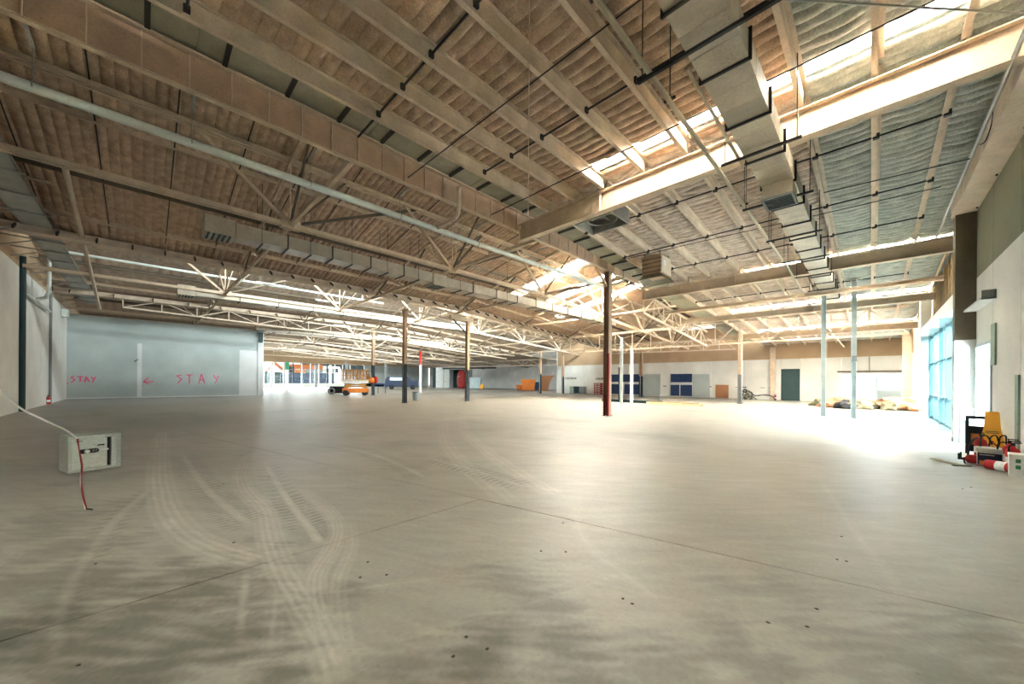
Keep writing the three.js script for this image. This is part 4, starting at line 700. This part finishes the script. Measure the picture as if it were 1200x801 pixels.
{ const g = thing('excavator', 'orange excavator standing in the yard beyond the west front', 'excavator', out(345, -95), 1.25); mesh('house', bx(-1.8, 2.2, 1.6, 3.8, -1.2, 1.4), M.orangeBright, g); mesh('cab', bx(-1.6, 0.2, 2.0, 4.8, 0.2, 1.5), M.orange, g); mesh('cab_window', bx(-1.4, 0.0, 3.2, 4.6, 1.5, 1.53), M.colNavy, g); mesh('track_frame', bx(-2.3, 2.3, 0, 1.3, 0.5, 1.5), M.rubber, g); mesh('boom', [bar([-1.5, 3.2, 0], [-4.0, 5.4, 0], 0.4, 0.6), bar([-4.0, 5.4, 0], [-6.0, 2.4, 0], 0.3, 0.45)], M.orange, g); mesh('bucket', bx(-6.5, -5.5, 1.3, 2.4, -0.6, 0.6), M.grey, g); }
{ const g = thing('dark_skip', 'long dark blue skip in the yard beyond the west front', 'skip', out(360, -90), 1.3); mesh('body', bx(-5, 5.5, 0.4, 2.9, -1, 1), M.navyLabel, g); mesh('rim', bx(-5.1, 5.6, 2.9, 3.1, -1.1, 1.1), M.colTeal, g); for (let i = 0; i < 6; i++) mesh('rib', bx(-4.6 + i * 1.9, -4.4 + i * 1.9, 0.5, 2.9, 1, 1.12), M.colTeal, g); }
{ const g = thing('green_container', 'green container in the yard behind the partition end', 'container', out(318, -93), 1.4); mesh('box', bx(-2, 1.6, 0.1, 3.2, -1, 1), M.doorGreen, g); for (let i = 0; i < 6; i++) mesh('rib', bx(-1.8 + i * 0.6, -1.6 + i * 0.6, 0.3, 3.0, 1, 1.06), M.colTeal, g); }
{ const g = thing('orange_canopy', 'orange tarpaulin canopy in the yard', 'canopy', out(354, -101), 1.3); mesh('sheet', bx(-4, 4.5, 4.2, 5.4, -0.1, 0.1), M.orange, g); mesh('pole', [rod([-3.8, 0, 0], [-3.8, 4.2, 0], 0.1), rod([4.2, 0, 0], [4.2, 4.2, 0], 0.1)], M.grey, g); }
{ const g = thing('far_warehouse', 'dark warehouse beyond the white truck', 'building', out(410, -112), 0.2); mesh('wall', bx(-1, 0, 0, 9, -24, 14), M.colNavy, g); mesh('roof', bx(-1.3, 0.4, 9, 9.4, -24.4, 14.4), M.grey, g); mesh('lower_wall', bx(0, 0.12, 0, 4.6, -23.8, 13.8), M.grey, g); }
{ const g = thing('dark_car', 'dark vehicle parked inside against the far wall', 'car', at(470, 456), 1.15); mesh('body', new THREE.ExtrudeGeometry((() => { const s = new THREE.Shape(); s.moveTo(-2.6, 0.5); s.lineTo(2.6, 0.5); s.lineTo(2.6, 1.3); s.lineTo(1.6, 1.45); s.lineTo(0.9, 2.1); s.lineTo(-2.3, 2.1); s.lineTo(-2.6, 1.3); return s; })(), { depth: 1.7, bevelEnabled: true, bevelSize: 0.06, bevelThickness: 0.06 }), M.navyLabel, g); for (const x of [-1.6, 1.7]) mesh('wheel', new THREE.CylinderGeometry(0.4, 0.4, 0.25, 16).rotateX(Math.PI / 2).translate(x, 0.4, 1.65), M.rubber, g); mesh('window', bx(-1.9, 0.7, 1.5, 2.0, 1.77, 1.79), M.frameBlue, g); mesh('tail_panel', bx(2.0, 2.65, 0.7, 1.3, 0.2, 1.75), M.white, g); }

// outside the shopfront: paving and a neighbouring building
tag(mesh('footpath', bx(EASTX + 0.3, 14, -0.3, -0.05, -5, -60), M.asphalt), 'pale footpath outside the shopfront', 'path');
{ const g = thing('neighbour_building', 'pale building across the footpath, seen through the shopfront glass', 'building', [9, 0, -34]); mesh('wall', bx(0, 3, 0, 4.2, -14, 16), M.frameWhite, g); mesh('parapet', bx(-0.15, 3.1, 4.2, 4.6, -14.1, 16.1), M.grey, g); for (let i = 0; i < 7; i++) { mesh('window', bx(-0.03, 0.02, 1.0, 2.6, -12.5 + i * 4, -10.3 + i * 4), M.frameBlue, g); } mesh('skirting', bx(-0.05, 0, 0, 0.5, -14, 16), M.colTeal, g); }
// ---------- floor things in the middle distance ----------
{ const g = thing('floor_channel', 'dark steel channel lying on the floor under the slim posts', 'channel', at(740, 471.5), 0); mesh('channel', [bx(-2.4, 2.2, 0, 0.2, -0.02, 0.02), bx(-2.4, 2.2, 0.18, 0.2, 0, 0.2), bx(-2.4, 2.2, 0, 0.02, 0, 0.2)], M.doorGreen, g); mesh('end_plate', bx(2.2, 2.24, 0, 0.22, -0.05, 0.22), M.darkSteel, g); }
{ const g = thing('timber_beam', 'pale timber beam lying on the floor past the slim posts', 'timber', at(786, 474.5), 0.02); mesh('beam', bx(-1.6, 2.0, 0, 0.16, -0.1, 0.1), M.timber, g); mesh('batten', bx(-1.4, 1.7, 0.16, 0.2, -0.02, 0.04), M.ochre, g); }
{ const g = thing('stub_post', 'short dark stub post on the floor near the timber beam', 'post', at(773, 470.5)); mesh('stub', bx(-0.1, 0.1, 0, 0.42, -0.08, 0.08), M.grey, g); mesh('plate', bx(-0.2, 0.2, 0, 0.02, -0.15, 0.15), M.darkSteel, g); }
{ // rubble heap
  const c = at(1020, 479), lab = ['tan crumpled cardboard in the rubble heap', 'grey sacking in the rubble heap', 'dark debris at the edge of the rubble heap'];
  for (let i = 0; i < 26; i++) {
    const k = i < 3 ? 2 : i % 3 === 0 ? 1 : 0, x = c[0] + rr(-2.6, 2.3), z = c[2] + rr(-2.0, 0.5), s = rr(0.35, 0.8), q = new THREE.IcosahedronGeometry(s, 2), p = q.attributes.position;
    for (let n = 0; n < p.count; n++) { const a = p.getX(n), b = p.getY(n), d = p.getZ(n), f = 1 + 0.5 * noise.noise(a * 3 + i, b * 3, d * 3); p.setXYZ(n, a * f * 1.2, Math.max(-s * 0.25, b * f * 0.62), d * f); }
    q.computeVertexNormals();
    const m = mesh('rubble_piece', q, [M.card, M.canvasGrey, M.rubber][k]); m.position.set(x, s * 0.2 + (i % 4 === 0 ? 0.15 : 0), z); m.rotation.y = rr(0, 6); tag(m, lab[k], 'debris', 'rubble heap ' + ['card', 'sacking', 'dark bits'][k]);
  }
  const g = thing('plant_stake', 'thin stake with a yellow flag standing in the rubble heap', 'stake', at(1013.5, 477)); mesh('stake', rod([0, 0, 0], [0, 1.25, 0], 0.02), M.timber, g); mesh('flag', bx(-0.2, 0.2, 1.1, 1.25, -0.01, 0.01), M.timber, g);
}
{ const g = thing('cable_tangle', 'dark tangle of cables and brackets against the north wall', 'debris', [...at(876, 468)]); for (let i = 0; i < 9; i++) mesh('cable', soft([[rr(-0.7, 0.7), 0.03, rr(-0.3, 0.3)], [rr(-0.6, 0.6), rr(0.2, 1.0), rr(-0.3, 0.3)], [rr(-0.6, 0.6), rr(0.2, 0.9), rr(-0.2, 0.2)], [rr(-0.8, 0.8), 0.03, rr(-0.3, 0.3)]], 0.04, 20, 5), i % 2 ? M.canvasGrey : M.rubber, g); }
{ const g = thing('cable_tangle', 'low strip of torn cable along the north wall skirting', 'debris', [...at(892, 469)]); mesh('cable', soft([[-0.8, 0.6, 0], [-0.3, 0.4, 0], [0.2, 0.5, 0], [0.8, 0.38, 0], [1.0, 0.03, 0.1]], 0.04, 24, 5), M.darkSteel, g); mesh('cable', soft([[-0.9, 0.03, 0.1], [-0.2, 0.45, 0], [0.7, 0.42, 0]], 0.03, 20, 5), M.darkSteel, g); }

// fire extinguisher, standing
function extinguisher(name, label, pos, turn, lying, group) {
  const g = thing(name, label, 'fire extinguisher', pos, turn, group), inner = lying ? { add: 0 } : null;
  const tilt = (q) => (lying ? q.rotateZ(Math.PI / 2).translate(0.25, 0.085, 0) : q);
  mesh('cylinder', tilt(lathe([[0, 0], [0.075, 0], [0.083, 0.02], [0.083, 0.34], [0.07, 0.39], [0.03, 0.42], [0.03, 0.45], [0, 0.45]])), M.redBright, g);
  mesh('white_label', tilt(lathe([[0.0845, 0.14], [0.0845, 0.26]])), M.white, g);
  mesh('valve', tilt(mergeGeometries([rod([0, 0.44, 0], [0, 0.5, 0], 0.022, 8).toNonIndexed(), bx(-0.02, 0.12, 0.49, 0.505, -0.012, 0.012).toNonIndexed(), bx(-0.02, 0.1, 0.52, 0.535, -0.012, 0.012).toNonIndexed()])), M.rubber, g);
  mesh('hose', tilt(soft([[0, 0.47, 0.02], [-0.1, 0.45, 0.04], [-0.12, 0.3, 0.05], [-0.1, 0.12, 0.04]], 0.012, 20, 6)), M.rubber, g);
  return g;
}
extinguisher('fire_extinguisher', 'small red extinguisher standing on the floor by the south wall', at(56.5, 473.5), 0.5, false);
extinguisher('fire_extinguisher', 'red extinguisher standing on the floor beside the dark green door', [-6.0, 0, NORTHZ + 0.35], 0.5, false);

// ---------- safe ----------
{
  const p = at(112, 551), g = thing('wall_safe', 'pale grey office safe standing on the floor, its door facing the hall', 'safe', p, Math.PI / 2 + 0.3);
  const W = 0.29, H = 0.58, D = 0.46;
  mesh('body', [bx(-W, -W + 0.03, 0.01, H, -D, 0), bx(W - 0.05, W, 0.01, H, -D, 0), bx(-W + 0.03, W - 0.05, 0.01, 0.05, -D, 0), bx(-W + 0.03, W - 0.05, H - 0.05, H, -D, 0), bx(-W + 0.03, W - 0.05, 0.05, H - 0.05, -D, -D + 0.03)], M.safe, g);
  const dr = mesh('door', bx(-W + 0.035, W - 0.16, 0.06, H - 0.06, -0.05, -0.006), M.safeDoor, g);
  mesh('hinge_jamb', bx(W - 0.11, W - 0.05, 0.05, H - 0.05, -0.05, -0.012), M.safeDoor, g); mesh('door_gap', bx(W - 0.16, W - 0.11, 0.05, H - 0.05, -0.09, -0.07), M.rubber, g);
  mesh('lock_plate', new THREE.ExtrudeGeometry((() => { const s = new THREE.Shape(); s.absarc(-0.12, 0.33, 0.035, Math.PI / 2, Math.PI * 1.5); s.absarc(0.03, 0.33, 0.035, -Math.PI / 2, Math.PI / 2); return s; })(), { depth: 0.012, bevelEnabled: false }).translate(-0.03, 0, -0.006), M.rubber, dr);
  mesh('handle_knob', rod([-0.1, 0.33, 0.006], [-0.1, 0.33, 0.05], 0.028, 16), M.white, dr); mesh('keypad', [0, 1].flatMap((i) => [0, 1].map((j) => bx(-0.035 + i * 0.03, -0.018 + i * 0.03, 0.318 + j * 0.02, 0.33 + j * 0.02, 0.006, 0.012))), M.grey, dr);
  mesh('pull_handle', bx(0.04, 0.14, 0.32, 0.345, -0.006, 0.02), M.white, dr); mesh('maker_plate', bx(-0.22, -0.14, 0.49, 0.505, -0.006, -0.003), M.grey, dr); mesh('model_plate', bx(0.02, 0.1, 0.4, 0.42, -0.006, -0.003), M.rubber, dr);
  mesh('crest', [bar([-0.04, 0.24, -0.004], [0.0, 0.215, -0.004], 0.004, 0.012), bar([0.04, 0.24, -0.004], [0.0, 0.215, -0.004], 0.004, 0.012), bar([-0.02, 0.245, -0.004], [0.02, 0.245, -0.004], 0.004, 0.012)], M.white, dr);
}
// loose cable that comes down in front of the safe
{
  const q = onY(101, 596, 0.012), d0 = V(q).dot(FW);
  const dep = (x, y, d) => { const r = ray(x, y); return [r[0] * d, EYE + r[1] * d, r[2] * d]; };
  const pts = [dep(-40, 432, d0 + 0.9), dep(0, 457, d0 + 0.7), dep(24, 478, d0 + 0.55), dep(50, 491, d0 + 0.42), dep(78, 504, d0 + 0.3), dep(91, 514, d0 + 0.2)];
  const low = [dep(91, 514, d0 + 0.2), dep(92, 526, d0 + 0.17), dep(96, 545, d0 + 0.12), dep(95, 562, d0 + 0.08), dep(97, 580, d0 + 0.04), q];
  const g = thing('loose_cable', 'loose white and red cable drooping across the safe to the floor', 'cable');
  mesh('white_sheath', soft(pts, 0.011, 50, 7), M.white, g); mesh('red_core', soft(low, 0.009, 40, 6), M.red, g);
  mesh('white_core', soft(low.map(([x, y, z], i) => [x + (i % 2 ? 0.008 : -0.008), y, z + 0.006]), 0.005, 40, 6), M.white, g); mesh('bare_end', soft([q, [q[0] + 0.03, 0.01, q[2] - 0.03], [q[0] + 0.07, 0.01, q[2] - 0.05]], 0.008, 10, 5), M.rubber, g);
}
// ---------- the group by the east wall ----------
{
  const s = at(1163, 541), R = -0.12;                                   // all face into the hall
  const on = (px, py) => at(px, py);
  const b = thing('paint_bucket', 'white square paint bucket with a dark blue label before the wet floor sign', 'bucket', on(1165, 546), R);
  mesh('tub', bx(-0.2, 0.2, 0, 0.3, -0.14, 0.14), M.white, b); mesh('lid', bx(-0.21, 0.21, 0.3, 0.33, -0.15, 0.15), M.white, b); mesh('rim', bx(-0.215, 0.215, 0.27, 0.3, -0.155, 0.155), M.white, b);
  const bl = mesh('blue_label', bx(-0.19, 0.19, 0.03, 0.24, 0.14, 0.143), M.navyLabel, b); mesh('label_stripe', bx(-0.17, 0.0, 0.2, 0.215, 0.143, 0.145), M.white, bl); mesh('label_flash', bx(-0.17, 0.05, 0.04, 0.1, 0.143, 0.146), M.orange, bl); mesh('red_foot_band', bx(-0.2, 0.2, 0, 0.02, 0.14, 0.145), M.redBright, b); mesh('handle', soft([[-0.21, 0.3, 0], [-0.12, 0.36, 0.08], [0.12, 0.36, 0.08], [0.21, 0.3, 0]], 0.005, 20, 5), M.chrome, b);
  // wet floor sign on the bucket's back
  const w = thing('wet_floor_sign', 'folded yellow wet floor sign standing behind the paint bucket', 'safety sign', on(1162.5, 537), R);
  const sh = new THREE.Shape(); sh.moveTo(-0.16, 0.03); sh.lineTo(0.16, 0.03); sh.lineTo(0.14, 0.42); sh.lineTo(0.1, 0.62); sh.lineTo(0.085, 0.92); sh.quadraticCurveTo(0.08, 0.95, 0.06, 0.95); sh.lineTo(-0.06, 0.95); sh.quadraticCurveTo(-0.08, 0.95, -0.085, 0.92); sh.lineTo(-0.1, 0.62); sh.lineTo(-0.14, 0.42); sh.closePath();
  const pan = () => new THREE.ExtrudeGeometry(sh, { depth: 0.012, bevelEnabled: true, bevelSize: 0.004, bevelThickness: 0.004 });
  const fp = mesh('front_panel', pan().rotateX(-0.09).translate(0, 0, 0.08), M.yellow, w); mesh('back_panel', pan().rotateX(0.09).translate(0, 0, -0.09), M.yellow, w);
  const fz = (y) => 0.08 + 0.018 - y * 0.0902;
  const tri = (r, m, dz, n) => { const t = new THREE.Shape(); t.moveTo(-r, 0); t.lineTo(r, 0); t.lineTo(0, r * 1.6); t.closePath(); mesh(n, new THREE.ExtrudeGeometry(t, { depth: 0.002, bevelEnabled: false }).rotateX(-0.09).translate(0, 0.2, fz(0.2) + dz), m, fp); };
  tri(0.11, M.redBright, 0, 'warning_triangle'); tri(0.085, M.yellow, 0.001, 'warning_field');
  mesh('slip_figure', [bar([-0.02, 0.225, fz(0.225) + 0.004], [0.02, 0.27, fz(0.27) + 0.004], 0.012, 0.012), bar([0.02, 0.24, fz(0.24) + 0.004], [0.05, 0.225, fz(0.225) + 0.004], 0.012, 0.012), rod([-0.005, 0.295, fz(0.295)], [-0.005, 0.295, fz(0.295) + 0.006], 0.012, 8)], M.red, fp);
  for (const y of [0.52, 0.55]) mesh('lettering_bar', bar([-0.085, y, fz(y) + 0.002], [0.085, y, fz(y) + 0.002], 0.004, 0.014), M.brown, fp);
  const bo = thing('black_board', 'dark framed panel with an orange sticker leaning behind the wet floor sign', 'board', on(1161, 533.5), R);
  mesh('frame', [bx(-0.34, -0.29, 0, 0.82, -0.02, 0.02), bx(0.3, 0.36, 0, 0.82, -0.02, 0.02), bx(-0.29, 0.3, 0.76, 0.82, -0.02, 0.02)], M.colNavy, bo); mesh('panel', bx(-0.29, 0.3, 0.05, 0.6, -0.012, 0.0), M.colNavy, bo); mesh('orange_sticker', bx(-0.26, -0.1, 0.2, 0.44, 0.0, 0.006), M.orange, bo);
  const ba = thing('door_barrier', 'pale blue tubular barrier in front of the glass door', 'barrier', on(1146, 523), R);
  mesh('post', rod([-0.28, 0, 0], [-0.28, 0.92, 0], 0.02), M.frameBlue, ba); mesh('post', rod([0.24, 0, 0], [0.24, 0.8, 0], 0.02), M.frameBlue, ba); mesh('top_rail', rod([-0.28, 0.9, 0], [0.5, 0.84, 0], 0.02), M.frameBlue, ba); mesh('mid_rail', rod([-0.28, 0.62, 0], [0.5, 0.45, 0], 0.02), M.frameBlue, ba); mesh('infill', bx(-0.26, 0.22, 0.05, 0.6, -0.004, 0.004), M.frameWhite, ba);
  const E2 = 'extinguishers heaped round the paint bucket';
  extinguisher('fire_extinguisher', 'red extinguisher lying left of the paint bucket', on(1146, 543), R + 0.6, true);
  extinguisher('fire_extinguisher', 'red extinguisher standing between the bucket and the dark panel', on(1149, 538), R + 1.2, false);
  extinguisher('fire_extinguisher', 'red extinguisher standing right of the paint bucket', on(1183, 549), R - 0.4, false, E2);
  extinguisher('fire_extinguisher', 'red extinguisher leaning by the wall behind the white carton', on(1187, 553), R + 0.8, false, E2);
  extinguisher('fire_extinguisher', 'red extinguisher lying in front of the white carton', on(1180, 553), R + 2.6, true);
  for (let i = 0; i < 4; i++) tag(mesh('black_hose', soft([on(1148 + i * 11, 543), on(1151 + i * 11, 541), on(1156 + i * 11, 542), on(1163 + i * 8, 543)].map(([x, y, z], j) => [x, [0.32, 0.5, 0.52, 0.36][j], z]), 0.012, 24, 6), M.rubber), 'short black hose looped over the heap of extinguishers', 'hose', 'hoses on the extinguisher heap');
  tag(mesh('black_hose', soft([on(1134, 540), on(1137, 539), on(1145, 537), on(1152, 537)].map(([x, y, z], j) => [x, [0.1, 0.32, 0.42, 0.4][j], z]), 0.014, 30, 6), M.rubber), 'black hose with a nozzle arching out to the left of the heap', 'hose');
  const ct = thing('white_carton', 'white carton with a red flash and green marks at the right of the heap', 'carton', on(1209, 560), R); mesh('box', bx(-0.22, 0.22, 0, 0.36, -0.16, 0.16), M.white, ct); mesh('lid', bx(-0.225, 0.225, 0.33, 0.37, -0.165, 0.165), M.white, ct); mesh('red_flash', bx(-0.03, 0.22, 0.16, 0.24, 0.16, 0.163), M.redBright, ct); mesh('green_mark', [bx(-0.16, -0.11, 0.24, 0.3, 0.16, 0.163), bx(-0.16, -0.11, 0.14, 0.2, 0.16, 0.163)], M.green, ct);
  const bk = at(1127, 546), br = thing('hand_tool', 'T shaped hand scraper lying on the floor left of the heap', 'tool', bk, YAW - 0.25); mesh('head', bx(-0.13, 0.13, 0, 0.02, -0.02, 0.02), M.grey, br); mesh('handle', [rod([-0.02, 0.015, 0], [-0.12, 0.03, -0.5], 0.012), rod([0.06, 0.015, 0], [-0.06, 0.03, -0.55], 0.012)], M.timber, br);
}
// east wall fittings
{ const g = thing('wall_lamp', 'white strip fitting fixed along the east wall above the glass door', 'lamp', [EASTX, 3.35, -13.8]); mesh('tray', bx(-0.22, 0, 0, 0.04, -1.0, 1.0), M.white, g); mesh('back_plate', bx(-0.03, 0, 0.04, 0.2, -1.0, 1.0), M.white, g); mesh('end_cap', bx(-0.2, 0, 0.0, 0.2, 0.98, 1.0), M.grey, g); }
tag(mesh('grey_board', bx(EASTX - 0.03, EASTX, 1.92, 2.82, -12.75, -13.1), M.paleGreen), 'grey upright board fixed to the east wall beside the glass door', 'board');
tag(mesh('wall_conduit', bx(EASTX - 0.03, EASTX, 0, 1.68, -11.0, -11.2), M.paleGreen), 'pale green upright conduit on the east wall near the heap', 'conduit');
tag(mesh('eaves_cable', soft([[1.5, 6.4, -10.4], [1.5, 6.15, -10.5], [1.49, 6.02, -10.9], [1.5, 6.2, -11.5]], 0.012, 24, 5), M.rubber), 'dark cable loop under the roof at the head of the east wall', 'cable');
tag(mesh('eaves_pipe', rod([1.4, 6.2, 3], [1.4, 6.0, -17], 0.03, 8), M.galv), 'thin pipe along the head of the east wall', 'pipe');
// loose dirt clods
for (const [x, y] of [[634, 646], [730, 702], [741, 708], [546, 747], [531, 770], [571, 761], [453, 674], [422, 677], [431, 659], [986, 629], [992, 658], [957, 714], [946, 735], [981, 656], [663, 647], [262, 567], [274, 636], [112, 661], [315, 559], [900, 730], [660, 613], [516, 528], [92, 780], [1138, 571], [1128, 573], [1187, 557]]) {
  const q = new THREE.IcosahedronGeometry(0.008, 1), p = q.attributes.position; for (let n = 0; n < p.count; n++) p.setXYZ(n, p.getX(n) * rr(0.8, 1.9), p.getY(n) * 0.5, p.getZ(n) * rr(0.7, 1.6)); q.computeVertexNormals();
  const m = mesh('dirt_clod', q, M.studDark), b = onY(x, y, 0); m.position.set(b[0], 0.006, b[2]); m.rotation.y = rr(0, 6); tag(m, 'small dark dirt clod lying on the concrete', 'dirt', 'dirt clods on the floor');
}
scene.traverse((o) => { if (o.isMesh) { o.castShadow = true; o.receiveShadow = true; } });
renderer.render(scene, camera);
